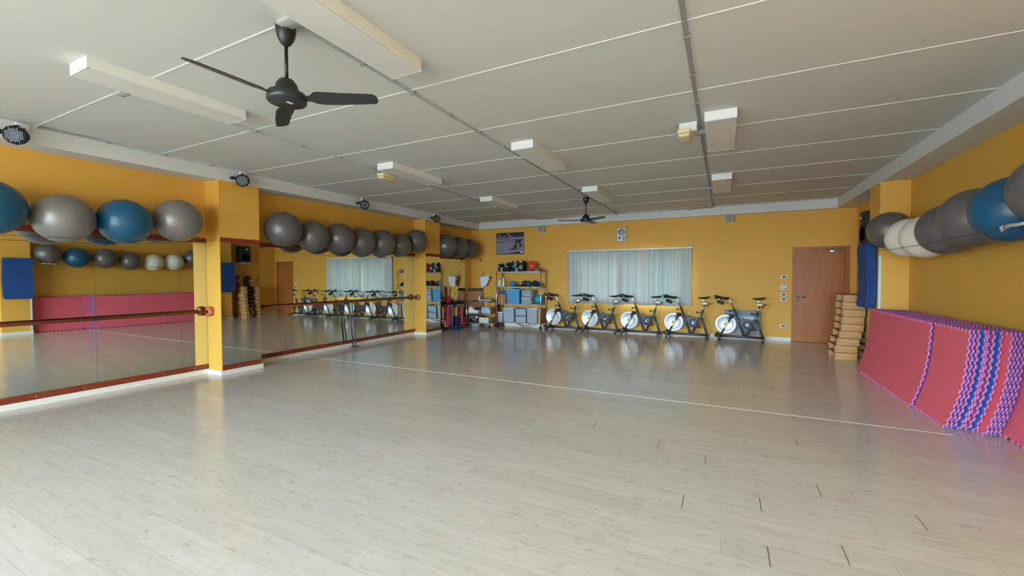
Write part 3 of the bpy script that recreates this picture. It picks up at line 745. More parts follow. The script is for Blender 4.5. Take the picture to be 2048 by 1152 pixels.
wr.prism([(.34, -.27), (.38, -.25), (.44, -.26), (.45, -.30), (.40, -.30)], TR(0, -.019, 0) @ RX(PI/2), .001)
wr.build('white_print', M_paper, t)
MB().box(-.45, .0, -.0188, -.0178, .135, .165).build('red_print', mat('poster_red', '9a4257', .5), t)

# clock
t = thing('wall_clock', 'white wall clock panel with one large and three small dials above the curtains', 'clock', (-2.478, DW, 2.632))
MB().box(-.125, .125, -.02, 0, -.19, .19).build('frame', mat('clock_frame', '57483a', .4), t)
MB().box(-.113, .113, -.024, -.02, -.178, .178).build('panel', M_whitepl, t)
for cx, cz, r in ((.0, .068, .095), (-.045, -.085, .042), (.062, -.065, .03), (.062, -.128, .03)):
    dl = MB().lathe([(r-.012, 0), (r-.012, .002)], TR(cx, -.024, cz) @ RX(PI/2), 28).build('dial', mat('dial_grey', 'b9b7b6', .4), t)
    MB().tube([(cx+(r-.006)*math.cos(a*PI/14), -.0245, cz+(r-.006)*math.sin(a*PI/14)) for a in range(28)], .0065, 6, closed=True).build('bezel', M_black, dl)
    if r > .09:
        hm = MB()
        for a in range(12): hm.box(-.002, .002, -.0275, -.026, .062, .074, T=TR(cx, 0, cz) @ RY(a*PI/6))
        hm.box(-.004, .004, -.0295, -.0275, -.01, .05, T=TR(cx, 0, cz) @ RY(math.radians(-3)))
        hm.box(-.003, .003, -.031, -.0295, -.012, .072, T=TR(cx, 0, cz) @ RY(math.radians(-67))); hm.build('hands', M_black, dl)
MB().box(-.09, .02, -.0255, -.024, -.165, -.159).build('print', M_frame, t)

# curtains
def curtain(x0, x1, label, seed, skew, yoff):
    rnd = random.Random(seed); nx = int((x1-x0)/.008); nz = 14; vs = []; fs = []
    ph = [rnd.uniform(0, 6.28) for _ in range(6)]
    z1 = 2.208
    for i in range(nx+1):
        u = i/nx; x = x0+(x1-x0)*u
        for j in range(nz+1):
            v_ = j/nz
            a1 = math.sin(x*2*PI/.105+ph[0]+.8*math.sin(x*5+ph[1])); a2 = math.sin(x*2*PI/.235+ph[2]+1.2*math.sin(x*3+ph[3])+v_*skew)
            f_ = min(1, v_*3)
            y = .011*a1*(1-.5*f_)+.018*a2*f_ + .004*math.sin(x*150)*(1-f_)
            zb = .755+.006*math.sin(x*4.2+ph[4])-.008*math.sin(x*9+ph[5])
            zb += 0
            dx = skew*.03*v_*math.sin(PI*u)
            vs.append((x+dx, y, z1+(zb-z1)*v_))
    for i in range(nx):
        for j in range(nz):
            a = i*(nz+1)+j; fs.append((a, a+1, a+nz+2, a+nz+1))
    me = bpy.data.meshes.new('curtain'); me.from_pydata(vs, [], fs); me.materials.append(M_curt)
    me.polygons.foreach_set('use_smooth', [True]*len(fs))
    uv = me.uv_layers.new(name='UVMap')
    for l in me.loops:
        i, j = divmod(l.vertex_index, nz+1); uv.data[l.index].uv = (x0+(x1-x0)*i/nx, j/nz)
    ob = bpy.data.objects.new('curtain', me); C.objects.link(ob); ob.location = (0, DW-yoff, 0)
    s = ob.modifiers.new('thickness', 'SOLIDIFY'); s.thickness = .0015
    tag(ob, label, 'curtain', 'striped curtains on the back window')
curtain(-3.972, -2.43, 'left panel of the pale blue and white striped curtains', 3, .4, .045)
curtain(-2.56, -.725, 'right panel of the pale blue and white striped curtains', 5, -.4, .11)
t = thing('curtain_rail', 'slim white rail carrying the striped curtains', 'curtain rail', (-2.35, DW, 2.222))
MB().box(-1.64, 1.64, -.13, -.03, -.012, .012).build('rail', M_whitepl, t)
for x in (-1.6, 0, 1.6): MB().box(x-.015, x+.015, -.09, 0, -.01, .006).build('bracket', M_whitepl, t)

# switches
def plate(z, label, w_=.06, h_=.04, kind_=0):
    t = thing('wall_switch', label, 'switch', (1.24, DW, z))
    MB().rbox(-w_, w_, -.012, 0, -h_, h_, .004, 1).build('plate', M_whitepl, t)
    if kind_ == 0:
        MB().box(-.035, .035, -.015, -.012, -.022, .022).build('rocker', M_black, t)
    else:
        MB().box(-.05, .03, -.013, -.012, -.03, .03).build('screen', mat('pale_grey', 'b8c3bd', .3), t); MB().lathe([(.012, 0), (.012, .006)], TR(.035, -.012, -.03) @ RX(PI/2), 10).build('knob', M_black, t)
plate(1.484, 'topmost small switch plate left of the door'); plate(1.243, 'square thermostat plate left of the door', .065, .055, 1)
plate(1.078, 'upper of the paired switch plates left of the door'); plate(.972, 'lower of the paired switch plates left of the door'); plate(.35, 'low socket plate left of the door near the skirting')
MB().rbox(-.8, -.765, DW-.03, DW, .52, .60, .006).build('wall_clip', M_whitepl, None, None, label='small white clip on the wall between the fourth and fifth bikes', cat='clip')
# wall heater panel behind last bike
t = thing('wall_heater', 'grey metal wall heater behind the rightmost bike', 'heater', (.40, DW, .12))
MB().rbox(-.38, .38, -.14, 0, 0, .57, .008, 1).build('housing', mat('heater_grey', '9fa9ad', .45, metal=.2), t)
MB().box(-.37, .37, -.146, -.14, .44, .56).build('upper_grille', mat('heater_dark', '75828a', .5), t)
MB().box(-.34, .34, -.147, -.14, .34, .42).build('band', mat('heater_light', 'c3cad0', .4), t)

# ================================================================== EXERCISE BIKES
def bike():
    t = thing('exercise_bike', 'tmp', 'exercise bike', (0, 0, 0), group='spin bikes along the back wall')
    F = M_frame
    b = MB().rbox(.02, .90, -.03, .03, .06, .115, .008, 1).build('base_rail', mat('dark_rail', '26272d', .4), t)
    for x, nm in ((.0, 'front_stabilizer'), (.90, 'rear_stabilizer')):
        q = MB().rbox(x-.03, x+.03, -.25, .25, .045, .095, .008, 1).build(nm, F, t)
        for s in (-1, 1): MB().lathe([(.016, 0), (.02, .01), (.014, .045)], TR(x, s*.22, 0), 10).build('levelling_foot', M_black, q)
    for s in (-1, 1):
        MB().lathe([(.012, -.012), (.036, -.012), (.038, 0), (.036, .012), (.012, .012)], TR(-.055, s*.19, .115) @ RX(PI/2), 18).build('transport_wheel', M_matte, t)
    # flywheel
    wc = TR(.135, 0, .375) @ RX(PI/2)
    w_ = MB().lathe([(.03, -.012), (.19, -.010), (.196, -.017), (.228, -.017), (.23, 0), (.228, .017), (.196, .017), (.19, .010), (.03, .012)], wc, 40).build('flywheel', M_wheel, t)
    MB().lathe([(.186, -.0125), (.19, -.0135), (.194, -.0125)], wc, 40, caps=False).lathe([(.194, .0125), (.19, .0135), (.186, .0125)], wc, 40, caps=False).build('rim_ring', M_steel, w_)
    MB().lathe([(.03, -.055), (.034, -.04), (.034, .04), (.03, .055)], wc, 16).build('axle_hub', M_steel, w_)
    for a in range(6): MB().lathe([(.006, -.0135), (.006, .0135)], wc @ TR(.16*math.cos(a), .16*math.sin(a), 0), 6).build('bolt', M_steel, w_)
    # fork
    for s in (-1, 1):
        k = MB().tube([(.02, s*.05, .10), (.275, s*.05, .59)], .019, 4).build('fork_leg', F, t)
        T = TR(.135, s*.0705, .325) @ RY(math.atan2(.255, .49))
        MB().box(-.016, .016, -.001, .001, -.05, .12, T=T).build('decal', mat('yellow_decal', 'd8d77b', .4), k)
    MB().rbox(.205, .30, -.055, .055, .515, .60, .012).build('brake_housing', M_matte, t)
    MB().rbox(.165, .215, -.03, .03, .50, .54, .008).build('brake_pad', M_black, t)
    # frame tubes
    m = MB().tube([(.305, 0, .745), (.525, 0, .10)], .031, 6).build('main_tube', F, t)
    MB().tube([(.56, 0, .10), (.695, 0, .40), (.765, 0, .56), (.79, 0, .655)], .030, 6).build('seat_tube', F, t)
    MB().tube([(.765, 0, .53), (.905, 0, .08)], .028, 6).build('rear_leg', F, t)
    MB().rbox(.735, .785, -.033, .033, .50, .575, .008).build('green_decal', mat('green_decal', '2f7a4c', .4), m)
    # chain guard
    pts = [(.19, .335), (.22, .30), (.52, .265), (.60, .255), (.66, .27), (.705, .32), (.715, .38), (.70, .44), (.66, .485), (.60, .505), (.38, .51), (.25, .47), (.19, .41)]
    gq = MB().prism(pts, TR(0, .005, 0) @ RX(PI/2), -.045).build('chain_guard', M_guard, t)
    MB().prism([(.4, .42), (.62, .42), (.66, .40), (.66, .385), (.4, .40)], TR(0, .0045, 0) @ RX(PI/2), .004).lathe([(.085, 0), (.09, .004), (.06, .006)], TR(.59, .0045, .375) @ RX(PI/2), 24).build('guard_relief', M_frame, gq)
    # crank and pedals
    ca = MB().cyl((.59, -.10, .375), (.59, .10, .375), .016, n=12)
    for s, (dx, dz) in ((-1, (.13, -.095)), (1, (-.13, .095))):
        ca.tube([(.59, s*.085, .375), (.59+dx, s*.10, .375+dz)], .011, 8)
    ca.build('crank', M_steel, t)
    for s, (dx, dz) in ((-1, (.13, -.095)), (1, (-.13, .095))):
        pd = MB().rbox(.59+dx-.045, .59+dx+.045, s*.15-.045, s*.15+.045, .375+dz-.013, .375+dz+.013, .006, 1).build('pedal', M_black, t)
        MB().tube([(.59+dx-.05, s*.15-.03, .375+dz+.01), (.59+dx-.04, s*.15-.02, .375+dz+.06), (.59+dx+.03, s*.15+.0, .375+dz+.065), (.59+dx+.045, s*.15+.03, .375+dz+.01)], .006, 6).build('toe_clip', M_matte, pd)
    # adjusting knobs
    for x, z in ((.285, .68), (.74, .62)):
        MB().cyl((x, 0, z), (x-.06, 0, z+.012), .01, n=8).lathe([(.012, 0), (.026, .006), (.026, .02), (.012, .026)], TR(x-.06, 0, z+.012) @ RY(-PI/2), 10).build('adjusting_knob', M_black, t)
    # handlebar post
    MB().tube([(.303, 0, .74), (.232, 0, .91), (.215, 0, .945), (.175, 0, .968)], .021, 8).build('handlebar_post', M_chrome, t)
    hb = MB()
    hb.tube([(.19, -.20, .975), (.19, .20, .975)], .015, 8)
    for s in (-1, 1):
        hb.tube([(.19, s*.20, .975), (.14, s*.215, .985), (.04, s*.20, .99), (-.06, s*.15, 1.02), (-.09, s*.11, 1.045)], .0165, 8)
        hb.tube([(.16, s*.05, .975), (.05, s*.045, .975), (-.04, s*.06, .985), (-.10, s*.05, .975)], .0155, 8)
    hb.rbox(.08, .20, -.09, .09, .955, .995, .01)
    h_ = hb.build('handlebar', M_matte, t)
    MB().rbox(-.03, .03, -.05, .05, .94, .98, .012).build('clamp', M_steel, h_)
    MB().rbox(-.075, .075, -.05, .05, -.035, .035, .008, T=TR(.02, 0, .885) @ RY(math.radians(22))).build('bottle_holder', M_matte, t)
    # seat
    MB().tube([(.79, 0, .64), (.83, 0, .82)], .02, 8).build('seat_post', M_steel, t)
    sl = MB().rbox(.755, .925, -.022, .022, .825, .868, .005, 1).build('seat_slider', M_chrome, t)
    MB().rbox(.925, .95, -.018, .018, .828, .862, .004, 1).cyl((.89, 0, .825), (.89, 0, .795), .008, n=8).lathe([(.01, 0), (.026, .008), (.02, .022)], TR(.89, 0, .775), 10).build('slider_knob', M_black, sl)
    MB().tube([(.775, 0, .865), (.785, 0, .90), (.815, 0, .94), (.82, 0, .965)], .014, 8).build('seat_stem', M_chrome, t)
    # saddle: nose toward the handlebar, wide rear
    sec = [(.68, .012, .008, .985), (.70, .026, .014, .985), (.76, .034, .022, .984), (.82, .055, .027, .984), (.87, .095, .028, .990), (.91, .105, .026, 1.0), (.935, .085, .016, 1.006), (.945, .04, .008, 1.008)]
    vs = []; fs = []; n = 12
    for x, wd, th_, zc2 in sec:
        for k in range(n):
            a = 2*PI*k/n; vs.append((x, wd*math.cos(a), zc2+th_*(math.sin(a)*.6+.2 if math.sin(a) > 0 else math.sin(a))))
    for i in range(len(sec)-1):
        for k in range(n): fs.append((i*n+k, i*n+(k+1) % n, (i+1)*n+(k+1) % n, (i+1)*n+k))
    fs += [tuple(range(n)), tuple(range((len(sec)-1)*n, len(sec)*n))]
    MB().add(vs, fs, 0, True).build('saddle', M_matte, t)
    return t
b0 = bike()
bl_ = ['spin bike nearest the wire shelf, leftmost of the five', 'spin bike second from the wire shelf, in front of the curtain edge', 'middle spin bike of the row under the curtains', 'spin bike fourth from the wire shelf, before the gap', 'rightmost spin bike in front of the grey wall heater']
bp = [(-4.435, 11.20), (-3.385, 11.2), (-2.33, 11.2), (-1.24, 11.19), (-.085, 11.20)]
for k in range(5):
    x, y = bp[k]
    if k == 0: b0.location = (x, y, 0); b0.rotation_euler = (0, 0, math.radians(-3)); b0['label'] = bl_[0]
    else: dup(b0, (x, y, 0), math.radians(-3.5), bl_[k])

# ================================================================== WIRE SHELF
SX0, SX1, SY0, SY1 = -6.06, -4.63, 11.06, 11.45
SZ = [.175, .715, 1.215, 1.655]
t = thing('wire_shelf', 'tall chrome wire shelf on casters beside the first bike', 'shelf', ((SX0+SX1)/2, (SY0+SY1)/2, 0))
ox, oy = (SX0+SX1)/2, (SY0+SY1)/2; w2, d2 = (SX1-SX0)/2, (SY1-SY0)/2
for sx in (-1, 1):
    for sy in (-1, 1):
        MB().cyl((sx*w2, sy*d2, .09), (sx*w2, sy*d2, 1.68), .0135, n=10).build('post', M_chrome, t)
        c_ = MB().lathe([(.01, -.014), (.045, -.014), (.048, 0), (.045, .014), (.01, .014)], TR(sx*w2, sy*d2-.01, .048) @ RX(PI/2), 16)
        c_.box(sx*w2-.03, sx*w2+.03, sy*d2-.028, sy*d2-.022, .04, .1).build('caster', M_matte, t)
for z in SZ:
    mb = MB().box(-w2, w2, -d2-.005, -d2+.005, z-.025, z-.012).box(-w2, w2, -d2-.005, -d2+.005, z-.004, z+.0).box(-w2, w2, d2-.005, d2+.005, z-.025, z).box(-w2-.004, -w2+.004, -d2, d2, z-.02, z).box(w2-.004, w2+.004, -d2, d2, z-.02, z)
    for k in range(1, 36):
        x = -w2+2*w2*k/36; mb.box(x-.0025, x+.0025, -d2, d2, z-.005, z)
    for k in range(18):
        x = -w2+2*w2*(k+.5)/18; mb.box(x-.003, x+.003, -d2-.003, -d2+.003, z-.02, z-.004)
    mb.build('shelf', M_wire, t)

Z4 = SZ[3]+.001; Z3 = SZ[2]+.001; Z2 = SZ[1]+.001; Z1 = SZ[0]+.001
# black weight packs with silver ovals
GP = 'black padded packs with silver ovals on the shelf top'
def pack(x0, x1, z, tilt, ovs, label, h_=.06):
    t = thing('padded_pack', label, 'pack', ((x0+x1)/2, 11.2, z), group=GP)
    t.rotation_euler = (0, -tilt, 0); W = (x1-x0)/2
    MB().rbox(-W, W, -.12, .12, 0, h_, .022, 3).build('body', M_matte, t)
    for q in ovs:
        MB().tube([(q+.042*math.cos(a*PI/7), -.121, h_/2+.014*math.sin(a*PI/7)) for a in range(14)], .0075, 5, closed=True).build('oval_mark', M_whitepl, t)
for a in [(-6.02, -5.62, Z4, 0, (-.08,), 'padded pack at the bottom left of the shelf-top pile'), (-5.61, -5.2, Z4, 0, (0,), 'padded pack at the bottom right of the shelf-top pile'),
          (-6.04, -5.64, Z4+.062, 0, (-.06,), 'second padded pack up on the left of the pile'), (-5.63, -5.18, Z4+.062, 0, (-.0, .14), 'second padded pack up on the right of the pile'),
          (-5.98, -5.60, Z4+.124, .05, (0.05,), 'third padded pack up on the left of the pile'), (-5.61, -5.18, Z4+.124, 0, (-.08, .13), 'third padded pack up on the right of the pile'),
          (-6.02, -5.6, Z4+.19, .12, (.04,), 'topmost padded pack on the left, tilted upward'), (-5.59, -5.16, Z4+.186, 0, (-.06,), 'fourth padded pack up on the right of the pile'),
          (-5.56, -5.19, Z4+.248, 0, (-.08, .11), 'topmost padded pack of the whole pile')]: pack(*a)
def sball(label, m, x, y, z, r, group='small balls on the wire shelf'):
    MB().sphere((0, 0, 0), r, 24, 14).build('small_ball', m, None, (x, y, z), label=label, cat='ball', group=group)
MB().rbox(-5.2, -4.7, 11.08, 11.38, Z4, Z4+.015, .004, 1).build('folded_cloth', mat('pink_cloth', 'c47b85', .9), None, None, label='thin pink folded cloth under the orange ball', cat='cloth')
sball('orange rubber ball on top of the shelf', M_orange, -4.97, 11.22, Z4+.0155+.145, .145)
t = thing('small_box', 'small dark box at the right end of the shelf top', 'box', (-4.75, 11.12, Z4+.0155)); MB().box(-.085, .085, -.03, .03, 0, .085).build('carton', mat('dark_red_box', '3b1820', .5), t); MB().box(-.06, -.03, -.0315, -.03, .02, .05).box(-.01, .05, -.0315, -.03, .03, .055).build('print', M_trunk, t)
def bottle(x, label, capm):
    t = thing('spray_bottle', label, 'bottle', (x, 11.12, Z3), group='spray bottles on the shelf')
    MB().lathe([(.036, 0), (.038, .01), (.038, .12), (.028, .16), (.014, .2), (.013, .225)], None, 16).build('bottle_body', M_whitepl, t)
    MB().rbox(-.03, .02, -.012, .012, .225, .265, .006, 1).tube([(-.02, 0, .235), (-.03, 0, .2)], .005, 6).build('spray_head', capm, t)
bottle(-5.985, 'white spray bottle with orange head, left end of the shelf', mat('salmon_plastic', 'd98a6d', .4)); bottle(-5.855, 'white spray bottle with white head, beside the orange-headed one', M_whitepl)
sball('small light blue ball on the second shelf from the top', M_lblue, -5.57, 11.17, Z3+.082, .082)
MB().rbox(-5.48, -5.30, 11.08, 11.3, Z3, Z3+.045, .015).build('resistance_band', M_strap, None, None, label='folded black resistance band between blue and black balls', cat='band')
sball('black rubber ball left of the dark green ball', M_black, -5.20, 11.22, Z3+.088, .088)
sball('dark green rubber ball on the second shelf', M_dgreen, -5.045, 11.14, Z3+.085, .085)
sball('dark navy rubber ball behind the green one', M_navyv, -4.90, 11.28, Z3+.09, .09)
t = thing('folded_bag', 'dark navy rounded bag with hanging straps at the right of the shelf', 'bag', (-4.78, 11.16, Z3)); MB().sphere((0, 0, .0), .13, 20, 12, sc=(1.0, .75, .9)).build('bag_body', M_strap, t)
for v_ in t.children: 
    for q in v_.data.vertices: q.co.z = max(q.co.z, 0.0)
MB().tube([(-.12, -.095, .01), (-.14, -.125, -.02), (-.14, -.13, -.09)], .006, 6).tube([(.05, -.08, .01), (.05, -.125, 0), (.055, -.13, -.14)], .005, 6).tube([(-.17, -.09, .01), (-.19, -.125, -.02), (-.185, -.13, -.07)], .006, 6).build('strap', M_strap, t)
# third shelf
def carton(x0, x1, y0, y1, z0, z1, label, name='cardboard_box'):
    t = thing(name, label, 'box', ((x0+x1)/2, (y0+y1)/2, z0)); w_, d_ = (x1-x0)/2, (y1-y0)/2; h_ = z1-z0
    MB().box(-w_, w_, -d_, d_, 0, h_).build('carton', M_card, t); MB().box(-.02, .02, -d_-.001, -d_, 0, h_).build('tape', mat('tape_tan', 'c29b70', .4), t)
carton(-6.03, -5.76, 11.09, 11.38, Z2, Z2+.27, 'cardboard box on the third shelf with blue balls on it')
sball('blue ball on the cardboard box, left one', M_lblue, -5.93, 11.2, Z2+.271+.065, .065); sball('blue ball on the cardboard box, right one', M_lblue, -5.795, 11.2, Z2+.271+.05, .05)
def bin_(x0, x1, y0, y1, z0, z1, label, m=None, fill=None, fh=.7, lid=None):
    t = thing('storage_bin', label, 'storage bin', ((x0+x1)/2, (y0+y1)/2, z0), group='plastic storage bins on the wire shelf'); w_, d_ = (x1-x0)/2, (y1-y0)/2; h_ = z1-z0
    th = .004; tp = .93
    def ring(z, k, inn=0): return [(-w_*k+inn, -d_*k+inn, z), (w_*k-inn, -d_*k+inn, z), (w_*k-inn, d_*k-inn, z), (-w_*k+inn, d_*k-inn, z)]
    vs = ring(0, tp)+ring(h_, 1)+ring(th, tp, th)+ring(h_, 1, th)
    fs = [(0, 3, 2, 1), (8, 9, 10, 11)]+[(i, (i+1) % 4, 4+(i+1) % 4, 4+i) for i in range(4)]+[(8+i, 12+i, 12+(i+1) % 4, 8+(i+1) % 4) for i in range(4)]+[(4+i, 4+(i+1) % 4, 12+(i+1) % 4, 12+i) for i in range(4)]
    MB().add(vs, fs).build('bin_shell', m or M_bin, t)
    MB().box(-w_-.006, w_+.006, -d_-.006, -d_, h_-.02, h_).box(-w_-.006, w_+.006, d_, d_+.006, h_-.02, h_).box(-w_-.006, -w_, -d_, d_, h_-.02, h_).box(w_, w_+.006, -d_, d_, h_-.02, h_).build('rim', lid or M_whitepl, t)
    if fill: 
        MB().rbox(-w_*.88, w_*.88, -d_*.88, d_*.88, .006, h_*fh, .02).build('contents', fill, t)
bin_(-5.73, -5.31, 11.08, 11.4, Z2, Z2+.42, 'light blue plastic bin in the middle of the third shelf', M_binblue, mat('aqua_fill', '6fbcd8', .7), .9, mat('pale_blue_rim', '8fc5e2', .4))
MB().sphere((0, 0, 0), .07, 18, 10, sc=(1.2, 1, .6)).build('soft_ball', M_lblue, None, (-5.56, 11.24, Z2+.425), label='blue soft ball lying on top of the light blue bin', cat='ball')
for k, (x, z, h_) in enumerate([(-5.07, 0, .05), (-5.065, .052, .05), (-5.07, .104, .10), (-5.055, .212, .052), (-5.07, .266, .052), (-5.055, .322, .04), (-5.065, .366, .038)]):
    q = thing('folded_mat', 'grey folded mat in the pile beside the turquoise ball, %s' % ['bottom one', 'second from the bottom', 'thick third one', 'fourth from the bottom', 'fifth from the bottom', 'second from the top', 'topmost'][k], 'mat', (x, 11.22, Z2+z), group='grey folded mats on the third shelf')
    MB().rbox(-.19, .15, -.13, .15, 0, h_, min(.018, h_*.4), 2).build('folded_layers', M_greyfab, q); MB().box(.1, .152, -.132, -.05, h_*.3, h_*.6).build('strap', M_strap, q)
sball('turquoise ball at the right of the third shelf', M_turq, -4.745, 11.2, Z2+.138, .138)
# bottom shelf
bin_(-6.03, -5.87, 11.09, 11.36, Z1, Z1+.28, 'small grey plastic bin at the left end of the bottom shelf', None, mat('grey_fill', '8b98a8', .7), .85)
bin_(-5.85, -5.50, 11.09, 11.4, Z1, Z1+.41, 'tall clear plastic bin on the left of the bottom shelf', None, mat('pale_fill', 'a9b4bc', .8), .9)
M_bl = mat('blue_rim', '2b4aa0', .4)
bin_(-5.45, -5.11, 11.09, 11.4, Z1, Z1+.195, 'lower clear bin with blue rim on the bottom shelf', None, mat('pale_fill', 'a9b4bc', .8), .7, M_bl)
bin_(-5.45, -5.11, 11.09, 11.4, Z1+.2, Z1+.41, 'upper clear bin with blue rim stacked on its twin', None, mat('silver_fill', 'b8c0c9', .6), .7, M_bl)
bin_(-5.08, -4.76, 11.09, 11.4, Z1, Z1+.42, 'tall clear bin with pinkish contents on the bottom shelf', None, mat('pink_fill', 'b89aa0', .8), .55)
carton(-4.735, -4.64, 11.08, 11.42, Z1, Z1+.41, 'narrow brown cardboard box at the right end of the bottom shelf', 'cardboard_box')
MB().tube([(-5.65, 11.47, .16), (-5.55, 11.46, .07), (-5.35, 11.45, .03), (-5.2, 11.45, .06), (-5.12, 11.46, .15)], .008, 6).tube([(-5.6, 11.49, .16), (-5.45, 11.48, .05), (-5.2, 11.48, .02), (-4.95, 11.47, .08), (-4.85, 11.48, .16)], .006, 6).build('cable', M_black, None, None, label='black cable looping under the wire shelf', cat='cable')

# paper roll holder on the back wall
t = thing('paper_roll_holder', 'wire wall holder with a hanging white paper roll in the corner', 'paper roll', (-6.64, DW, 1.47))
MB().tube([(-.16, 0, .22), (-.16, -.03, .22), (-.16, -.04, .0), (-.16, -.13, .0), (.17, -.13, 0), (.17, -.04, .0), (.17, -.03, .22), (.17, 0, .22)], .004, 6).build('wire_bracket', M_steel, t)
MB().lathe([(.02, -.14), (.085, -.14), (.085, .14), (.02, .14)], TR(0, -.13, 0) @ RY(PI/2), 24).build('roll', M_paper, t)
MB().cyl((.14, -.13, 0), (.16, -.13, 0), .03, n=14).build('core', M_black, t)
MB().prism([(-.14, 0), (.13, 0), (.14, -.12), (.06, -.26), (-.10, -.31), (-.13, -.15)], TR(0, -.216, .02) @ RX(PI/2), .002).build('hanging_sheet', M_paper, t)

# metal trolley
t = thing('metal_trolley', 'low chrome trolley with appliances between rack and shelf', 'trolley', (-6.48, 10.90, 0))
for sx in (-1, 1):
    for sy in (-1, 1):
        MB().cyl((sx*.40, sy*.22, .09), (sx*.40, sy*.22, .80), .0135, n=10).build('post', M_chrome, t)
        MB().lathe([(.01, -.012), (.036, -.012), (.038, 0), (.036, .012), (.01, .012)], TR(sx*.40, sy*.22, .038) @ RX(PI/2), 14).box(sx*.40-.02, sx*.40+.02, sy*.22-.02, sy*.22+.02, .06, .09).build('caster', M_matte, t)
for z in (.15, .42, .78):
    mb = MB().box(-.40, .40, -.224, -.216, z-.02, z).box(-.40, .40, .216, .224, z-.02, z).box(-.404, -.396, -.22, .22, z-.02, z).box(.396, .404, -.22, .22, z-.02, z)
    for k in range(1, 24): x = -.4+.8*k/24; mb.box(x-.002, x+.002, -.22, .22, z-.005, z)
    mb.build('shelf', M_wire, t)
tx, ty = -6.48, 10.90
t = thing('desk_appliance', 'white rounded appliance with blue panel on the trolley', 'appliance', (tx-.21, ty-.02, .421)); MB().prism([(-.18, 0), (.16, 0), (.17, .08), (.02, .11), (-.04, .18), (-.12, .18), (-.17, .10)], TR(0, .12, 0) @ RX(PI/2), .24).build('casing', M_whitepl, t); MB().box(-.06, .08, -.121, .115, -.004, .004, T=TR(.045, 0, .125) @ RY(math.radians(32))).build('blue_panel', mat('panel_blue', '2c3480', .4), t)
t = thing('grill_machine', 'silver and black appliance with cables on the lower trolley tier', 'appliance', (tx-.2, ty-.04, .151)); MB().rbox(-.17, .17, -.13, .13, 0, .1, .02).build('base', M_black, t); MB().rbox(-.16, .16, -.12, .12, .102, .2, .03).build('lid', M_steel, t); MB().tube([(-.15, -.13, .1), (-.05, -.15, .16), (.05, -.15, .06), (.15, -.135, .14)], .006, 6).build('cable', M_whitepl, t)
t = thing('coffee_pot_box', 'pale blue container on the right of the middle trolley tier', 'container', (tx+.17, ty, .421)); MB().rbox(-.13, .13, -.1, .1, 0, .19, .02).build('container_body', mat('pale_blue_plastic', 'b5c6d2', .4), t); MB().tube([(-.13, -.1, .3), (-.16, -.13, .15), (-.1, -.13, .02)], .006, 6).build('cord', M_black, t)
t = thing('power_strip_box', 'cream box standing on the lower trolley tier', 'box', (tx+.17, ty-.12, .151)); MB().rbox(-.155, .155, -.07, .07, 0, .16, .01).build('casing', mat('cream_plastic', 'dedac6', .5), t); MB().box(-.13, .13, -.0712, -.07, .1, .105).box(-.13, .13, -.0712, -.07, .07, .075).build('slot', M_trunk, t)
t = thing('media_player', 'flat white media player on top of the trolley', 'media player', (tx+.2, ty, .781)); MB().rbox(-.19, .19, -.13, .13, .02, .05, .006).build('casing', M_whitepl, t); MB().rbox(-.2, .2, -.12, .12, .0, .02, .004).rbox(-.18, .2, -.11, .12, .05, .065, .005).build('black_tray', M_black, t); MB().tube([(-.1, 0, .065), (.02, .02, .13), (.08, .05, .15), (.13, .02, .07)], .005, 6).build('cable', M_black, t)
t = thing('plastic_tub', 'clear plastic tub on the floor under the trolley', 'tub', (tx-.2, ty, 0)); MB().lathe([(.13, 0), (.16, .09), (.168, .1), (.155, .1), (.125, .006)], None, 24).build('tub_shell', M_bin, t)

# red umbrella-like roll, brown board and grey pole between trolley and shelf
MB().box(-.05, .05, -.012, .012, 0, 1.19, T=TR(-6.19, 11.42, 0) @ RX(math.radians(-3)) @ RY(math.radians(-2))).build('wooden_board', M_wood2, None, None, label='brown wooden board leaning on the wall left of the wire shelf', cat='board')
t = thing('red_bag', 'tall red fabric bag squeezed left of the wire shelf', 'bag', (-6.145, 11.25, 0)); MB().lathe([(.05, 0), (.062, .03), (.06, .4), (.055, .75), (.03, .9), (.02, .93)], None, 16).build('bag_body', mat('red_fabric', 'a8281f', .8), t); MB().tube([(-.02, -.02, .92), (-.02, -.03, 1.0), (.02, -.02, .92)], .006, 6).build('handle', M_strap, t)
MB().box(-.03, .03, -.03, .03, 0, .13).build('orange_block', mat('orange_plastic', 'd06a3c', .5), None, (-6.28, 11.28, 0), label='small orange block on the floor beside the red bag', cat='block')

# stick bin, boards and portfolio in the corner
t = thing('stick_bin', 'red cylindrical bin holding wooden sticks by the corner mirror', 'bin', (-7.06, 9.98, .76))
MB().lathe([(.075, 0), (.085, .2), (.09, .21), (.08, .21), (.07, .01)], None, 20).build('bin_shell', M_redv, t)
for k in range(7):
    a = k*.9; r_ = .05; lean = .05
    MB().tube([(r_*math.cos(a), r_*math.sin(a), -.0+.012), (r_*math.cos(a)*1.9, r_*math.sin(a)*2.4, .42+.03*(k % 3))], .009, 6).build('wooden_stick', M_wood2, None, (-7.06, 9.98, .76), label='brown wooden stick standing in the red bin', cat='stick', group='wooden sticks in the red bin')
t = thing('cardboard_portfolio', 'brown cardboard portfolio with black top edge leaning in the corner', 'portfolio', (-6.96, 11.30, 0), math.radians(28))
T = RX(math.radians(-5))
MB().box(-.22, .24, -.02, .02, .0, 1.06, T=T).build('board', M_card, t); MB().box(-.225, .245, -.025, .025, 1.06, 1.15, T=T).build('top_edge', M_matte, t)
MB().tube([(.245, -.02, 1.0), (.28, -.03, .85), (.26, -.03, .7)], .008, 6).build('handle_cord', M_strap, t); MB().prism([(.12, .72), (.19, .70), (.17, .84), (.13, .95)], TR(0, -.095, 0) @ RX(PI/2), -.003).build('paper_tag', M_paper, t)
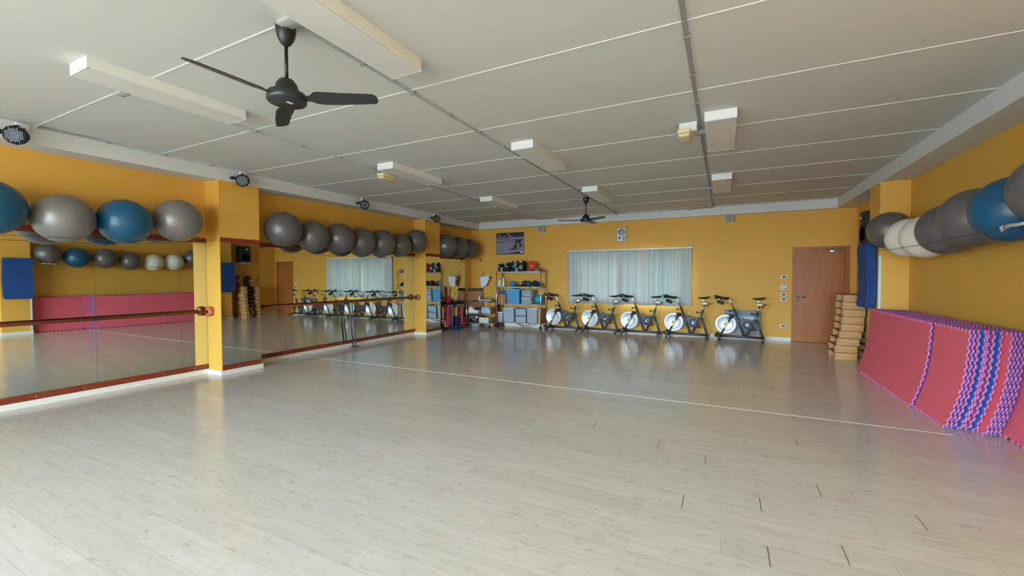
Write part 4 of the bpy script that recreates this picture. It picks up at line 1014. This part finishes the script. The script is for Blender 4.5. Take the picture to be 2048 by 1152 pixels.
for k in range(3): MB().box(-.012, .012, -.11, .11, 0, 1.12+.01*k).build('grey_board', mat('grey_board', '868c86', .6), None, (-7.215+k*.033, 11.42, 0), label='thin grey board standing in the corner behind the portfolio, %s' % ['against the side wall', 'between the other two', 'outermost'][k], cat='board', group='grey boards in the corner')

# ================================================================== DUMBBELL RACK
t = thing('dumbbell_rack', 'grey dumbbell rack with coloured weights under the corner mirror', 'rack', (-7.07, 10.1, 0))
MB().box(-.13, .13, -.60, .62, .055, .085).build('base_plate', M_frame, t)
for y in (-.405, -.17, -.01, .16, .29, .45): MB().box(-.13, -.02, y-.008, y+.008, .085, .70).build('upright', M_trunk, t)
MB().box(-.02, .10, -.075, .01, .10, .71).build('front_plate', mat('plate_grey', '9b9a98', .5), t)
MB().box(-.13, .12, -.60, .62, .70, .715).build('top_tray', M_frame, t)
for y in (-.52, .0, .55): MB().lathe([(.01, -.012), (.026, -.012), (.0275, 0), (.026, .012), (.01, .012)], TR(.11, y, .0275) @ RX(PI/2), 12).build('caster', M_steel, t)
dbm = {}
def dumbbell(m, x, y, z, r, label, group, L=.09, rz=0):
    key = (m.name, r, L)
    if key not in dbm:
        prof_ = [(r*.75, -L), (r, -L+.012), (r, -L+.045), (r*.8, -L+.055), (r*.33, -L+.056), (r*.33, L-.056), (r*.8, L-.055), (r, L-.045), (r, L-.012), (r*.75, L)]
        o = MB().lathe(prof_, RY(PI/2), 14).build('dumbbell', m); dbm[key] = o
    else:
        o = dbm[key].copy(); C.objects.link(o)
    o.location = (x, y, z); o.rotation_euler = (0, 0, rz); tag(o, label, 'dumbbell', group)
def column(m, y, z0, n, step, r, cname, where):
    for k in range(n):
        pos_ = 'only one' if n == 1 else 'lowest' if k == 0 else 'highest' if k == n-1 else ordn[k]+' from the bottom'
        dumbbell(m, -6.985, y, z0+k*step, r, '%s dumbbell in the %s, %s' % (cname, where, pos_), 'dumbbells on the rack')
column(M_black, 9.555, .16, 1, .1, .055, 'black', 'rack corner nearest the pillar')
column(M_mag, 9.555, .285, 1, .1, .06, 'magenta', 'rack column nearest the pillar')
column(M_yel, 9.555, .385, 5, .061, .029, 'yellow', 'rack column nearest the pillar')
column(M_yel, 9.655, .14, 3, .061, .029, 'yellow', 'low spot beside the black dumbbell')
column(M_navyv, 9.655, .36, 3, .066, .031, 'navy', 'second rack column from the pillar')
column(M_redv, 9.655, .565, 2, .07, .033, 'red', 'second rack column from the pillar')
column(M_pinkv, 9.765, .13, 9, .064, .030, 'pink', 'left half of the double pink column')
column(M_pinkv, 9.84, .13, 9, .064, .030, 'pink', 'right half of the double pink column')
column(M_navyv, 10.205, .135, 4, .064, .030, 'navy', 'column under the yellow ones')
column(M_yel, 10.205, .395, 4, .064, .030, 'yellow', 'column right of the grey plate')
column(M_navyv, 10.325, .15, 4, .066, .031, 'navy', 'column right of the yellow ones')
column(M_pinkv, 10.49, .135, 7, .07, .034, 'pink', 'rack column nearest the trolley')
column(M_redv, 10.61, .14, 3, .064, .030, 'red', 'low column at the trolley end')
for k, y in enumerate((10.2, 10.31, 10.42, 10.53, 10.64)):
    dumbbell(M_black, -7.05, y, .715+.042, .042, 'black dumbbell on the rack top, %s from the stick bin' % ordn[k].replace('front', 'first'), 'black dumbbells on the rack top')
dumbbell(M_navyv, -6.79, 9.93, .055, .055, 'navy dumbbell on the floor nearer the pillar', 'navy dumbbells on the floor'); dumbbell(M_navyv, -6.78, 10.06, .055, .055, 'navy dumbbell on the floor farther from the pillar', 'navy dumbbells on the floor')
